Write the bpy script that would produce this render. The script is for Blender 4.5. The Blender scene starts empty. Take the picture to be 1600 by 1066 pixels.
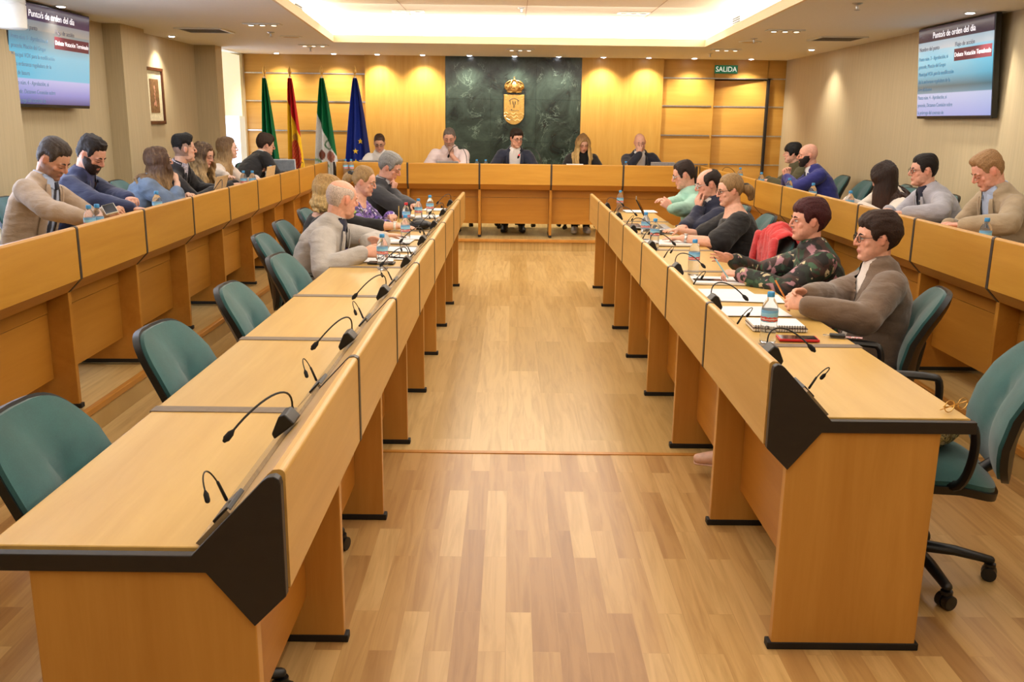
import bpy, bmesh, math, random, os
import numpy as np
from mathutils import Vector, Matrix, noise
PI = math.pi
random.seed(7)
scene = bpy.context.scene
COL = scene.collection

# ------------------------------------------------------------------ camera
FPX, PITCH, YAW, ROLL, CAMH = 1430.19, .2367, .0034, .0125, 1.569
_F = Vector((math.sin(YAW) * math.cos(PITCH), math.cos(YAW) * math.cos(PITCH), -math.sin(PITCH)))
_R0 = Vector((math.cos(YAW), -math.sin(YAW), 0))
_U0 = _R0.cross(_F)
_R = _R0 * math.cos(ROLL) + _U0 * math.sin(ROLL)
_U = -_R0 * math.sin(ROLL) + _U0 * math.cos(ROLL)
CAMP = Vector((0, 0, CAMH))
cam = bpy.data.cameras.new('camera')
cam.sensor_width = 36
cam.lens = FPX / 1600 * 36
cam.clip_end = 100
co = bpy.data.objects.new('camera', cam)
COL.objects.link(co)
M = Matrix((( _R.x, _U.x, -_F.x, 0), (_R.y, _U.y, -_F.y, 0), (_R.z, _U.z, -_F.z, CAMH), (0, 0, 0, 1)))
co.matrix_world = M
scene.camera = co
cam.dof.use_dof = False
cam.dof.focus_distance = 7.5
cam.dof.aperture_fstop = 9.0


def at(px, py, X=None, Y=None, Z=None):
    """world point seen at photo pixel (px, py) on a plane X=, Y= or Z="""
    d = _F + _R * ((px - 800) / FPX) + _U * ((533 - py) / FPX)
    t = X / d.x if X is not None else Y / d.y if Y is not None else (Z - CAMH) / d.z
    return CAMP + d * t


# ------------------------------------------------------------------ helpers
class MB:
    """collects shapes, then links them as ONE mesh object"""
    def __init__(s):
        s.v = []; s.f = []

    def add(s, vs, fs):
        o = len(s.v)
        s.v += [tuple(v) for v in vs]
        s.f += [tuple(i + o for i in f) for f in fs]
        return s

    def box(s, c, d, M=None):
        x, y, z = d[0] / 2, d[1] / 2, d[2] / 2
        vs = [Vector((a * x, b * y, e * z)) for a in (-1, 1) for b in (-1, 1) for e in (-1, 1)]
        c = Vector(c)
        vs = [(M @ v if M else v) + c for v in vs]
        return s.add(vs, [(0, 1, 3, 2), (4, 6, 7, 5), (0, 4, 5, 1), (2, 3, 7, 6), (0, 2, 6, 4), (1, 5, 7, 3)])

    def prism(s, poly, y0, y1, fn=None):
        """poly in (x,z), extruded along y"""
        n = len(poly)
        fn = fn or (lambda x, y, z: (x, y, z))
        vs = [fn(p[0], y0, p[1]) for p in poly] + [fn(p[0], y1, p[1]) for p in poly]
        fs = [tuple(range(n)), tuple(range(2 * n - 1, n - 1, -1))]
        fs += [(i, i + n, (i + 1) % n + n, (i + 1) % n) for i in range(n)]
        return s.add(vs, fs)

    def lathe(s, prof, c=(0, 0, 0), n=20, M=None):
        """prof (r,z) list"""
        vs = []; fs = []
        c = Vector(c)
        for r, z in prof:
            for k in range(n):
                a = 2 * PI * k / n
                v = Vector((r * math.cos(a), r * math.sin(a), z))
                vs.append((M @ v if M else v) + c)
        for i in range(len(prof) - 1):
            for k in range(n):
                k2 = (k + 1) % n
                fs.append((i * n + k, i * n + k2, (i + 1) * n + k2, (i + 1) * n + k))
        fs.append(tuple(range(n - 1, -1, -1)))
        fs.append(tuple((len(prof) - 1) * n + k for k in range(n)))
        return s.add(vs, fs)

    def loft(s, pts, rads, lat, n=12, cap=True, pw=2.0, fb=None):
        """closed tapered tube; rads = (along lat, across); lat a vector or list; fb: (front,back) scaling of across radius"""
        pts = [Vector(p) for p in pts]
        m = len(pts)
        rads = [(r, r) if not isinstance(r, (tuple, list)) else r for r in rads]
        lats = [Vector(lat)] * m if not isinstance(lat, list) else [Vector(l) for l in lat]
        tg = []
        for i in range(m):
            t = pts[min(i + 1, m - 1)] - pts[max(i - 1, 0)]
            tg.append(t.normalized())
        P = list(pts); Rr = list(rads); L = list(lats); T = list(tg)
        if cap:
            r0, r1 = min(rads[0]), min(rads[-1])
            for k, sc in ((.55, .83), (.9, .45)):
                P.insert(0, pts[0] - tg[0] * r0 * k); Rr.insert(0, (rads[0][0] * sc, rads[0][1] * sc)); L.insert(0, lats[0]); T.insert(0, tg[0])
                P.append(pts[-1] + tg[-1] * r1 * k); Rr.append((rads[-1][0] * sc, rads[-1][1] * sc)); L.append(lats[-1]); T.append(tg[-1])
        vs = []
        for p, r, l, t in zip(P, Rr, L, T):
            a = (l - t * l.dot(t))
            a = a.normalized() if a.length > 1e-6 else t.orthogonal().normalized()
            b = t.cross(a)
            for k in range(n):
                th = 2 * PI * k / n
                c_, s_ = math.cos(th), math.sin(th)
                if pw != 2:
                    c_ = math.copysign(abs(c_) ** (2 / pw), c_); s_ = math.copysign(abs(s_) ** (2 / pw), s_)
                vs.append(p + a * (r[0] * c_) + b * (r[1] * s_))
        m = len(P)
        fs = [(i * n + k, i * n + (k + 1) % n, (i + 1) * n + (k + 1) % n, (i + 1) * n + k) for i in range(m - 1) for k in range(n)]
        fs.append(tuple(range(n - 1, -1, -1)))
        fs.append(tuple((m - 1) * n + k for k in range(n)))
        return s.add(vs, fs)

    def tube(s, pts, r, n=8, cap=True):
        pts = [Vector(p) for p in pts]
        d = pts[-1] - pts[0]
        # parallel transported frame
        m = len(pts)
        tg = [(pts[min(i + 1, m - 1)] - pts[max(i - 1, 0)]).normalized() for i in range(m)]
        l = tg[0].orthogonal().normalized()
        lat = []
        for t in tg:
            l = (l - t * l.dot(t)).normalized()
            lat.append(l.copy())
        rr = r if isinstance(r, (list, tuple)) else [r] * m
        return s.loft(pts, [(x, x) for x in rr], lat, n, cap)

    def ell(s, c, r, M=None, n=12, m=8):
        c = Vector(c)
        vs = []; fs = []
        for i in range(m + 1):
            ph = PI * i / m
            for k in range(n):
                a = 2 * PI * k / n
                v = Vector((r[0] * math.sin(ph) * math.cos(a), r[1] * math.sin(ph) * math.sin(a), r[2] * math.cos(ph)))
                vs.append((M @ v if M else v) + c)
        for i in range(m):
            for k in range(n):
                fs.append((i * n + k, (i + 1) * n + k, (i + 1) * n + (k + 1) % n, i * n + (k + 1) % n))
        return s.add(vs, fs)

    def xf(s, M, start=0):
        for i in range(start, len(s.v)):
            s.v[i] = tuple(M @ Vector(s.v[i]))
        return s

    def mesh(s, name, mat=None, smooth=False, bevel=0, seg=2):
        me = bpy.data.meshes.new(name)
        me.from_pydata(s.v, [], s.f)
        bm = bmesh.new(); bm.from_mesh(me)
        bmesh.ops.remove_doubles(bm, verts=bm.verts, dist=1e-6)
        bmesh.ops.recalc_face_normals(bm, faces=bm.faces)
        if bevel:
            es = [e for e in bm.edges if len(e.link_faces) == 2 and e.calc_face_angle(0) > .5]
            bmesh.ops.bevel(bm, geom=es, offset=bevel, segments=seg, affect='EDGES', profile=.5, clamp_overlap=True)
        bm.to_mesh(me); bm.free()
        if smooth:
            me.polygons.foreach_set('use_smooth', [True] * len(me.polygons))
            if smooth != 'all':
                try:
                    me.set_sharp_from_angle(angle=math.radians(40))
                except Exception:
                    pass
        if mat: me.materials.append(mat)
        return me

    def build(s, name, mat=None, parent=None, smooth=False, bevel=0, seg=2):
        return link(name, s.mesh(name, mat, smooth, bevel, seg), parent)


def link(name, data, parent=None):
    o = bpy.data.objects.new(name, data)
    COL.objects.link(o)
    if parent: o.parent = parent
    return o


def tag(o, label=None, cat=None, group=None, kind=None):
    if label: o['label'] = label
    if cat: o['category'] = cat
    if group: o['group'] = group
    if kind: o['kind'] = kind
    return o


def empty(name, loc=(0, 0, 0), rz=0, label=None, cat=None, group=None):
    o = bpy.data.objects.new(name, None)
    o.empty_display_size = .1
    COL.objects.link(o)
    o.location = loc; o.rotation_euler = (0, 0, rz)
    return tag(o, label, cat, group)


CH = {}


def kids(o):
    return [c for c in o.children]


def copy_tree(o, loc=None, rz=None, label=None, group=None):
    def rec(src, par):
        c = src.copy(); COL.objects.link(c)
        if par: c.parent = par
        for k in src.children: rec(k, c)
        return c
    r = rec(o, None)
    if loc is not None: r.location = loc
    if rz is not None: r.rotation_euler = (0, 0, rz)
    if label: r['label'] = label
    if group: r['group'] = group
    return r


def bez(p0, p1, p2, p3, n=10):
    p0, p1, p2, p3 = map(Vector, (p0, p1, p2, p3))
    return [p0 * (1 - t) ** 3 + p1 * 3 * t * (1 - t) ** 2 + p2 * 3 * t * t * (1 - t) + p3 * t ** 3 for t in [i / n for i in range(n + 1)]]


# ------------------------------------------------------------------ materials
def s2l(c):
    return tuple(((x / 255) / 12.92 if x / 255 <= .04045 else ((x / 255 + .055) / 1.055) ** 2.4) for x in c)


def newmat(name):
    m = bpy.data.materials.new(name); m.use_nodes = True
    nt = m.node_tree
    return m, nt, nt.nodes['Principled BSDF']


def node(nt, t, **kw):
    n = nt.nodes.new(t)
    for k, v in kw.items():
        if k.startswith('i_'):
            n.inputs[k[2:].replace('_', ' ')].default_value = v
        else: setattr(n, k, v)
    return n


def plain(name, rgb, rough=.5, metal=0, spec=None, noise_amt=.06, scale=40, bump=0, **kw):
    """procedural material: base colour with a slight noise variation"""
    m, nt, b = newmat(name)
    c = s2l(rgb)
    tc = node(nt, 'ShaderNodeTexCoord')
    nz = node(nt, 'ShaderNodeTexNoise', i_Scale=scale, i_Detail=3.0)
    nt.links.new(tc.outputs['Object'], nz.inputs['Vector'])
    rp = node(nt, 'ShaderNodeValToRGB')
    lo = tuple(x * (1 - noise_amt * 2) for x in c); hi = tuple(min(1, x * (1 + noise_amt * 2)) for x in c)
    rp.color_ramp.elements[0].color = (*lo, 1); rp.color_ramp.elements[1].color = (*hi, 1)
    rp.color_ramp.elements[0].position = .3; rp.color_ramp.elements[1].position = .7
    nt.links.new(nz.outputs['Fac'], rp.inputs['Fac'])
    nt.links.new(rp.outputs['Color'], b.inputs['Base Color'])
    b.inputs['Roughness'].default_value = rough
    b.inputs['Metallic'].default_value = metal
    if spec is not None: b.inputs['Specular IOR Level'].default_value = spec
    if bump:
        bp = node(nt, 'ShaderNodeBump', i_Strength=bump, i_Distance=.01)
        nt.links.new(nz.outputs['Fac'], bp.inputs['Height'])
        nt.links.new(bp.outputs['Normal'], b.inputs['Normal'])
    for k, v in kw.items():
        b.inputs[k.replace('_', ' ')].default_value = v
    return m


def wood(name, a, b_, axis='Y', scale=1.0, rough=.35, contrast=1.0):
    m, nt, b = newmat(name)
    tc = node(nt, 'ShaderNodeTexCoord')
    mp = node(nt, 'ShaderNodeMapping')
    sc = {'X': (1.2, 16, 16), 'Y': (16, 1.2, 16), 'Z': (16, 16, 1.2)}[axis]
    mp.inputs['Scale'].default_value = tuple(x * scale for x in sc)
    oi = node(nt, 'ShaderNodeObjectInfo')
    nt.links.new(tc.outputs['Object'], mp.inputs['Vector'])
    ad = node(nt, 'ShaderNodeVectorMath', operation='ADD')
    ml = node(nt, 'ShaderNodeMath', operation='MULTIPLY'); ml.inputs[1].default_value = 37.0
    nt.links.new(oi.outputs['Random'], ml.inputs[0])
    nt.links.new(mp.outputs['Vector'], ad.inputs[0]); nt.links.new(ml.outputs[0], ad.inputs[1])
    n1 = node(nt, 'ShaderNodeTexNoise', i_Scale=1.0, i_Detail=6.0, i_Roughness=.65)
    n1.inputs['Distortion'].default_value = .4
    nt.links.new(ad.outputs[0], n1.inputs['Vector'])
    rp = node(nt, 'ShaderNodeValToRGB')
    rp.color_ramp.elements[0].position = .5 - .22 / contrast; rp.color_ramp.elements[1].position = .5 + .22 / contrast
    rp.color_ramp.elements[0].color = (*s2l(a), 1); rp.color_ramp.elements[1].color = (*s2l(b_), 1)
    nt.links.new(n1.outputs['Fac'], rp.inputs['Fac'])
    # object to object tint
    hs = node(nt, 'ShaderNodeHueSaturation')
    mr = node(nt, 'ShaderNodeMapRange'); mr.inputs['To Min'].default_value = .93; mr.inputs['To Max'].default_value = 1.06
    nt.links.new(oi.outputs['Random'], mr.inputs['Value'])
    nt.links.new(mr.outputs[0], hs.inputs['Value'])
    nt.links.new(rp.outputs['Color'], hs.inputs['Color'])
    nt.links.new(hs.outputs['Color'], b.inputs['Base Color'])
    b.inputs['Roughness'].default_value = rough
    bp = node(nt, 'ShaderNodeBump', i_Strength=.05, i_Distance=.003)
    nt.links.new(n1.outputs['Fac'], bp.inputs['Height']); nt.links.new(bp.outputs['Normal'], b.inputs['Normal'])
    return m


def emit(name, rgb, strength):
    m, nt, b = newmat(name)
    b.inputs['Base Color'].default_value = (*s2l(rgb), 1)
    b.inputs['Emission Color'].default_value = (*s2l(rgb), 1)
    b.inputs['Emission Strength'].default_value = strength
    return m


def planks(name, w, l, c1, c2, c3, rough=.3):
    m, nt, b = newmat(name)
    tc = node(nt, 'ShaderNodeTexCoord')
    mp = node(nt, 'ShaderNodeMapping')
    mp.inputs['Rotation'].default_value = (0, 0, PI / 2)
    nt.links.new(tc.outputs['Object'], mp.inputs['Vector'])
    bk = node(nt, 'ShaderNodeTexBrick', i_Scale=1.0, offset=.37, squash=1.0)
    bk.inputs['Brick Width'].default_value = l; bk.inputs['Row Height'].default_value = w
    bk.inputs['Mortar Size'].default_value = .0008; bk.inputs['Mortar Smooth'].default_value = .3
    bk.inputs['Color1'].default_value = (0, 0, 0, 1); bk.inputs['Color2'].default_value = (1, 1, 1, 1)
    bk.inputs['Mortar'].default_value = (.35, .35, .35, 1)
    nt.links.new(mp.outputs['Vector'], bk.inputs['Vector'])
    rp = node(nt, 'ShaderNodeValToRGB')
    e = rp.color_ramp.elements
    e[0].color = (*s2l(c1), 1); e[0].position = .05; e[1].color = (*s2l(c3), 1); e[1].position = .95
    x = e.new(.5); x.color = (*s2l(c2), 1)
    nt.links.new(bk.outputs['Color'], rp.inputs['Fac'])
    mp2 = node(nt, 'ShaderNodeMapping'); mp2.inputs['Scale'].default_value = (26, 1.6, 1)
    nt.links.new(tc.outputs['Object'], mp2.inputs['Vector'])
    ad = node(nt, 'ShaderNodeVectorMath', operation='MULTIPLY_ADD')
    ad.inputs[1].default_value = (9, 9, 9)
    nt.links.new(bk.outputs['Color'], ad.inputs[0]); nt.links.new(mp2.outputs[0], ad.inputs[2])
    nz = node(nt, 'ShaderNodeTexNoise', i_Scale=1.0, i_Detail=5.0, i_Roughness=.6); nz.inputs['Distortion'].default_value = .8
    nt.links.new(ad.outputs[0], nz.inputs['Vector'])
    mx = node(nt, 'ShaderNodeMix', data_type='RGBA', blend_type='MULTIPLY')
    mx.inputs['Factor'].default_value = 1.0
    r2 = node(nt, 'ShaderNodeValToRGB'); r2.color_ramp.elements[0].color = (.78, .72, .64, 1); r2.color_ramp.elements[1].color = (1, 1, 1, 1)
    r2.color_ramp.elements[0].position = .32; r2.color_ramp.elements[1].position = .58
    nt.links.new(nz.outputs['Fac'], r2.inputs['Fac'])
    nt.links.new(rp.outputs['Color'], mx.inputs['A']); nt.links.new(r2.outputs['Color'], mx.inputs['B'])
    nt.links.new(mx.outputs['Result'], b.inputs['Base Color'])
    b.inputs['Roughness'].default_value = rough
    return m


def wallcover(name, c):
    m, nt, b = newmat(name)
    tc = node(nt, 'ShaderNodeTexCoord')
    mp = node(nt, 'ShaderNodeMapping'); mp.inputs['Scale'].default_value = (90, 90, 2)
    nt.links.new(tc.outputs['Object'], mp.inputs['Vector'])
    nz = node(nt, 'ShaderNodeTexNoise', i_Scale=1.0, i_Detail=3.0)
    nt.links.new(mp.outputs[0], nz.inputs['Vector'])
    rp = node(nt, 'ShaderNodeValToRGB')
    cc = s2l(c)
    rp.color_ramp.elements[0].color = (*[x * .94 for x in cc], 1); rp.color_ramp.elements[1].color = (*[x * 1.05 for x in cc], 1)
    rp.color_ramp.elements[0].position = .35; rp.color_ramp.elements[1].position = .65
    nt.links.new(nz.outputs['Fac'], rp.inputs['Fac']); nt.links.new(rp.outputs['Color'], b.inputs['Base Color'])
    b.inputs['Roughness'].default_value = .8
    return m


def marble(name):
    m, nt, b = newmat(name)
    tc = node(nt, 'ShaderNodeTexCoord')
    n1 = node(nt, 'ShaderNodeTexNoise', i_Scale=2.2, i_Detail=8.0, i_Roughness=.7); n1.inputs['Distortion'].default_value = 1.2
    nt.links.new(tc.outputs['Object'], n1.inputs['Vector'])
    rp = node(nt, 'ShaderNodeValToRGB')
    rp.color_ramp.elements[0].color = (*s2l((22, 28, 24)), 1); rp.color_ramp.elements[1].color = (*s2l((64, 80, 70)), 1)
    rp.color_ramp.elements[0].position = .35; rp.color_ramp.elements[1].position = .75
    nt.links.new(n1.outputs['Fac'], rp.inputs['Fac'])
    ds = node(nt, 'ShaderNodeVectorMath', operation='MULTIPLY_ADD'); ds.inputs[1].default_value = (.9, .9, .9)
    nt.links.new(n1.outputs['Color'], ds.inputs[0]); nt.links.new(tc.outputs['Object'], ds.inputs[2])
    vo = node(nt, 'ShaderNodeTexVoronoi', feature='DISTANCE_TO_EDGE', i_Scale=3.2)
    nt.links.new(ds.outputs[0], vo.inputs['Vector'])
    r2 = node(nt, 'ShaderNodeValToRGB'); r2.color_ramp.elements[0].color = (1, 1, 1, 1); r2.color_ramp.elements[1].color = (0, 0, 0, 1)
    r2.color_ramp.elements[0].position = 0; r2.color_ramp.elements[1].position = .03
    nt.links.new(vo.outputs['Distance'], r2.inputs['Fac'])
    n2 = node(nt, 'ShaderNodeTexNoise', i_Scale=4.0, i_Detail=3.0)
    nt.links.new(tc.outputs['Object'], n2.inputs['Vector'])
    r3 = node(nt, 'ShaderNodeValToRGB'); r3.color_ramp.elements[0].position = .5; r3.color_ramp.elements[1].position = .72
    nt.links.new(n2.outputs['Fac'], r3.inputs['Fac'])
    mu = node(nt, 'ShaderNodeMath', operation='MULTIPLY')
    nt.links.new(r2.outputs['Color'], mu.inputs[0]); nt.links.new(r3.outputs['Color'], mu.inputs[1])
    mx = node(nt, 'ShaderNodeMix', data_type='RGBA'); mx.inputs['B'].default_value = (*s2l((140, 160, 144)), 1)
    nt.links.new(mu.outputs[0], mx.inputs['Factor']); nt.links.new(rp.outputs['Color'], mx.inputs['A'])
    nt.links.new(mx.outputs['Result'], b.inputs['Base Color'])
    b.inputs['Roughness'].default_value = .22
    return m


def blotch(name, cols, scale=14, rough=.8, dist=1.5, pos=None):
    """printed cloth: stepped noise through a list of colours"""
    m, nt, b = newmat(name)
    tc = node(nt, 'ShaderNodeTexCoord')
    n1 = node(nt, 'ShaderNodeTexNoise', i_Scale=scale, i_Detail=2.0); n1.inputs['Distortion'].default_value = dist
    nt.links.new(tc.outputs['Object'], n1.inputs['Vector'])
    rp = node(nt, 'ShaderNodeValToRGB'); rp.color_ramp.interpolation = 'CONSTANT'
    e = rp.color_ramp.elements
    k = len(cols)
    ps = pos or [.34 + .36 * i / k for i in range(k)]
    e[0].position = 0; e[0].color = (*s2l(cols[0]), 1)
    e[1].position = ps[1]; e[1].color = (*s2l(cols[1]), 1)
    for i in range(2, k):
        q = e.new(ps[i]); q.color = (*s2l(cols[i]), 1)
    nt.links.new(n1.outputs['Fac'], rp.inputs['Fac']); nt.links.new(rp.outputs['Color'], b.inputs['Base Color'])
    b.inputs['Roughness'].default_value = rough
    return m


def patches(name, base, layers, rough=.7):
    """printed cloth: layers of (colour, noise scale, threshold) laid over a base colour"""
    m, nt, b = newmat(name)
    tc = node(nt, 'ShaderNodeTexCoord')
    rgb = node(nt, 'ShaderNodeRGB'); rgb.outputs[0].default_value = (*s2l(base), 1)
    cur = rgb.outputs[0]
    for i, (c, sc, thr) in enumerate(layers):
        mp = node(nt, 'ShaderNodeMapping'); mp.inputs['Location'].default_value = (3.7 * i + 1, 5.1 * i, 2.3 * i)
        nt.links.new(tc.outputs['Object'], mp.inputs['Vector'])
        nz = node(nt, 'ShaderNodeTexNoise', i_Scale=float(sc), i_Detail=2.5); nz.inputs['Distortion'].default_value = .5
        nt.links.new(mp.outputs[0], nz.inputs['Vector'])
        rp = node(nt, 'ShaderNodeValToRGB'); rp.color_ramp.elements[0].position = thr - .012; rp.color_ramp.elements[1].position = thr + .012
        nt.links.new(nz.outputs['Fac'], rp.inputs['Fac'])
        mx = node(nt, 'ShaderNodeMix', data_type='RGBA'); mx.inputs['B'].default_value = (*s2l(c), 1)
        nt.links.new(rp.outputs['Color'], mx.inputs['Factor']); nt.links.new(cur, mx.inputs['A'])
        cur = mx.outputs['Result']
    nt.links.new(cur, b.inputs['Base Color']); b.inputs['Roughness'].default_value = rough
    return m


def cloth(name, rgb, rough=.85, sheen=.2, weave=260, var=.05, bump=.25):
    m, nt, b = newmat(name)
    c = s2l(rgb)
    tc = node(nt, 'ShaderNodeTexCoord')
    n1 = node(nt, 'ShaderNodeTexNoise', i_Scale=9.0, i_Detail=4.0)
    nt.links.new(tc.outputs['Object'], n1.inputs['Vector'])
    n2 = node(nt, 'ShaderNodeTexNoise', i_Scale=float(weave), i_Detail=1.0)
    nt.links.new(tc.outputs['Object'], n2.inputs['Vector'])
    ad = node(nt, 'ShaderNodeMath', operation='MULTIPLY_ADD'); ad.inputs[1].default_value = .5
    nt.links.new(n2.outputs['Fac'], ad.inputs[0]); nt.links.new(n1.outputs['Fac'], ad.inputs[2])
    rp = node(nt, 'ShaderNodeValToRGB')
    rp.color_ramp.elements[0].color = (*[x * (1 - 3 * var) for x in c], 1); rp.color_ramp.elements[1].color = (*[min(1, x * (1 + 3 * var)) for x in c], 1)
    rp.color_ramp.elements[0].position = .5; rp.color_ramp.elements[1].position = 1.0
    nt.links.new(ad.outputs[0], rp.inputs['Fac']); nt.links.new(rp.outputs['Color'], b.inputs['Base Color'])
    b.inputs['Roughness'].default_value = rough
    b.inputs['Sheen Weight'].default_value = sheen
    mp = node(nt, 'ShaderNodeMapping'); mp.inputs['Scale'].default_value = (11, 11, 26)
    nt.links.new(tc.outputs['Object'], mp.inputs['Vector'])
    n3 = node(nt, 'ShaderNodeTexNoise', i_Scale=1.0, i_Detail=2.0); n3.inputs['Distortion'].default_value = .6
    nt.links.new(mp.outputs[0], n3.inputs['Vector'])
    bp = node(nt, 'ShaderNodeBump', i_Strength=bump, i_Distance=.03)
    nt.links.new(n3.outputs['Fac'], bp.inputs['Height']); nt.links.new(bp.outputs['Normal'], b.inputs['Normal'])
    return m


def vcol(name, rough=.5, bump=0, spec=.4, streak=None, **kw):
    """colour from the mesh colour attribute 'Col'"""
    m, nt, b = newmat(name)
    at_ = node(nt, 'ShaderNodeVertexColor', layer_name='Col')
    tc = node(nt, 'ShaderNodeTexCoord')
    mp = node(nt, 'ShaderNodeMapping'); mp.inputs['Scale'].default_value = streak or (60, 60, 60)
    nt.links.new(tc.outputs['Object'], mp.inputs['Vector'])
    nz = node(nt, 'ShaderNodeTexNoise', i_Scale=1.0, i_Detail=4.0)
    nt.links.new(mp.outputs[0], nz.inputs['Vector'])
    mx = node(nt, 'ShaderNodeMix', data_type='RGBA', blend_type='MULTIPLY'); mx.inputs['Factor'].default_value = 1
    r2 = node(nt, 'ShaderNodeValToRGB')
    d = .6 if streak else .88
    r2.color_ramp.elements[0].color = (d, d, d, 1); r2.color_ramp.elements[1].color = (1.0, 1.0, 1.0, 1)
    r2.color_ramp.elements[0].position = .32; r2.color_ramp.elements[1].position = .62
    nt.links.new(nz.outputs['Fac'], r2.inputs['Fac'])
    nt.links.new(at_.outputs['Color'], mx.inputs['A']); nt.links.new(r2.outputs['Color'], mx.inputs['B'])
    nt.links.new(mx.outputs['Result'], b.inputs['Base Color'])
    b.inputs['Roughness'].default_value = rough
    b.inputs['Specular IOR Level'].default_value = spec
    if bump:
        bp = node(nt, 'ShaderNodeBump', i_Strength=bump, i_Distance=.01)
        nt.links.new(nz.outputs['Fac'], bp.inputs['Height']); nt.links.new(bp.outputs['Normal'], b.inputs['Normal'])
    for k, v in kw.items(): b.inputs[k.replace('_', ' ')].default_value = v
    return m


W_LIGHT = wood('wood_light_top', (200, 158, 84), (216, 178, 104), 'Y', .8)
W_FASC = wood('wood_light_fascia', (196, 150, 76), (214, 170, 96), 'Y', .8)
W_LEG = wood('wood_leg', (186, 130, 54), (204, 150, 72), 'Z', .8)
W_WARM = wood('wood_warm_lit', (186, 130, 42), (206, 152, 62), 'Y', .6)  # desk wood again, with the warm light on the outer rows mixed into its colour
W_ORANGE2 = wood('wood_orange_panel', (172, 112, 34), (192, 132, 50), 'Y', .6)
W_WALL = wood('wood_wall_plain', (196, 146, 60), (212, 164, 78), 'Z', 1.2, .4)
W_WALLH = wood('wood_wall_lined', (192, 140, 56), (208, 158, 74), 'X', .7, .4)
W_TRIM = wood('wood_trim', (186, 124, 48), (204, 144, 66), 'Y', .8)
BLACK = plain('black_laminate', (34, 30, 28), .45)
BLACKP = plain('black_plastic', (20, 20, 21), .4)
RUBBER = plain('black_rubber', (14, 14, 15), .6)
GREYSTRIP = plain('taupe_strip', (124, 108, 92), .5)
STEEL = plain('steel', (200, 200, 200), .3, 1.0)
TRAY = plain('cable_tray_plastic', (150, 128, 96), .15)
TEAL = cloth('teal_upholstery', (44, 92, 92), .9, .35, 300, .07, .05)
DARKUP = cloth('black_upholstery', (30, 33, 36), .9, .2, 300)
CEILM = plain('ceiling_white', (238, 232, 222), .85, noise_amt=.01)
LIPM = plain('ceiling_lip', (240, 216, 176), .8, noise_amt=.01)
WALLM = wallcover('wall_covering', (196, 178, 142))
FLOOR1 = planks('parquet_near', .083, .62, (178, 134, 80), (202, 160, 100), (216, 178, 118))
FLOOR2 = planks('parquet_far', .19, 1.3, (200, 166, 104), (212, 178, 116), (220, 188, 128))
MARBLE = marble('green_marble')
WHITEP = plain('white_plastic', (232, 230, 222), .4, noise_amt=.01)
PAPER = plain('paper', (240, 238, 236), .8, noise_amt=.015, scale=8)
GOLD = plain('gold', (216, 172, 96), .32, 1.0)
GLOW = emit('lamp_glow', (240, 244, 255), 40)

# ------------------------------------------------------------------ the room
CZ = 2.45            # soffit height
S = .142             # height of the dais
YB_WALL = 13.7
XR_W, XL_W = 3.94, -4.05


def struct(name, mb, mat, parent=None, **kw):
    o = mb.build(name, mat, parent, **kw)
    if not parent: o['kind'] = 'structure'
    return o


struct('floor', MB().box((0, .295, -.05), (9.4, 7.79, .1)), FLOOR1)
struct('floor_far', MB().box((0, 9.0, -.05), (9.4, 9.6, .1)), FLOOR2)
struct('trim_1', MB().box((0, 4.19, .001), (4.18, .03, .006)), W_TRIM)
# U shaped dais: top, riser and nosing
dais = MB()
dais.box(((-2.09 - 4.4) / 2, 6, S / 2 - .005), (2.31, 17.9, S - .012))
dais.box(((2.34 + 4.4) / 2, 6, S / 2 - .005), (2.06, 17.9, S - .012))
dais.box((.125, 12.6, S / 2 - .005), (4.43, 2.6, S - .012))
struct('floor_dais', dais, FLOOR2)
struct('trim_2', MB().box((-2.098, 4.65, S - .018), (.035, 13.25, .036)), W_TRIM, bevel=.006)
struct('trim_3', MB().box((2.348, 4.65, S - .018), (.035, 13.25, .036)), W_TRIM, bevel=.006)
struct('trim_4', MB().prism([(11.27, S - .036), (11.305, S - .036), (11.305, S), (11.27, S)], -2.10, 2.34, lambda x, y, z: (y, x, z)), W_TRIM, bevel=.006)
# walls
struct('wall_right', MB().box((XR_W + .1, 5.2, 1.3), (.2, 17.6, 2.8)), WALLM)
wl = MB()
wl.box((XL_W - .1, 10.9, 1.3), (.2, 7.1, 2.8))                       # niche and picture wall
struct('wall_left_far_pilaster', MB().box((-3.965, 9.8, 1.3), (.19, .6, 2.8)), WALLM)
struct('wall_left_near_pilaster', MB().box((-3.965, 7.2, 1.3), (.19, .5, 2.8)), WALLM)
struct('wall_left_column', MB().box((-3.92, 12.32, 1.3), (.28, .26, 2.8)), WALLM)
wl.box((XL_W - .1, 1.3, 1.3), (.2, 8.2, 2.8))
wl.box((-4.0, 13.66, 1.3), (.3, .1, 2.8))
struct('wall_left', wl, WALLM)
struct('wall_front', MB().box((0, -3.4, 1.3), (9, .2, 2.9)), WALLM)
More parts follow.
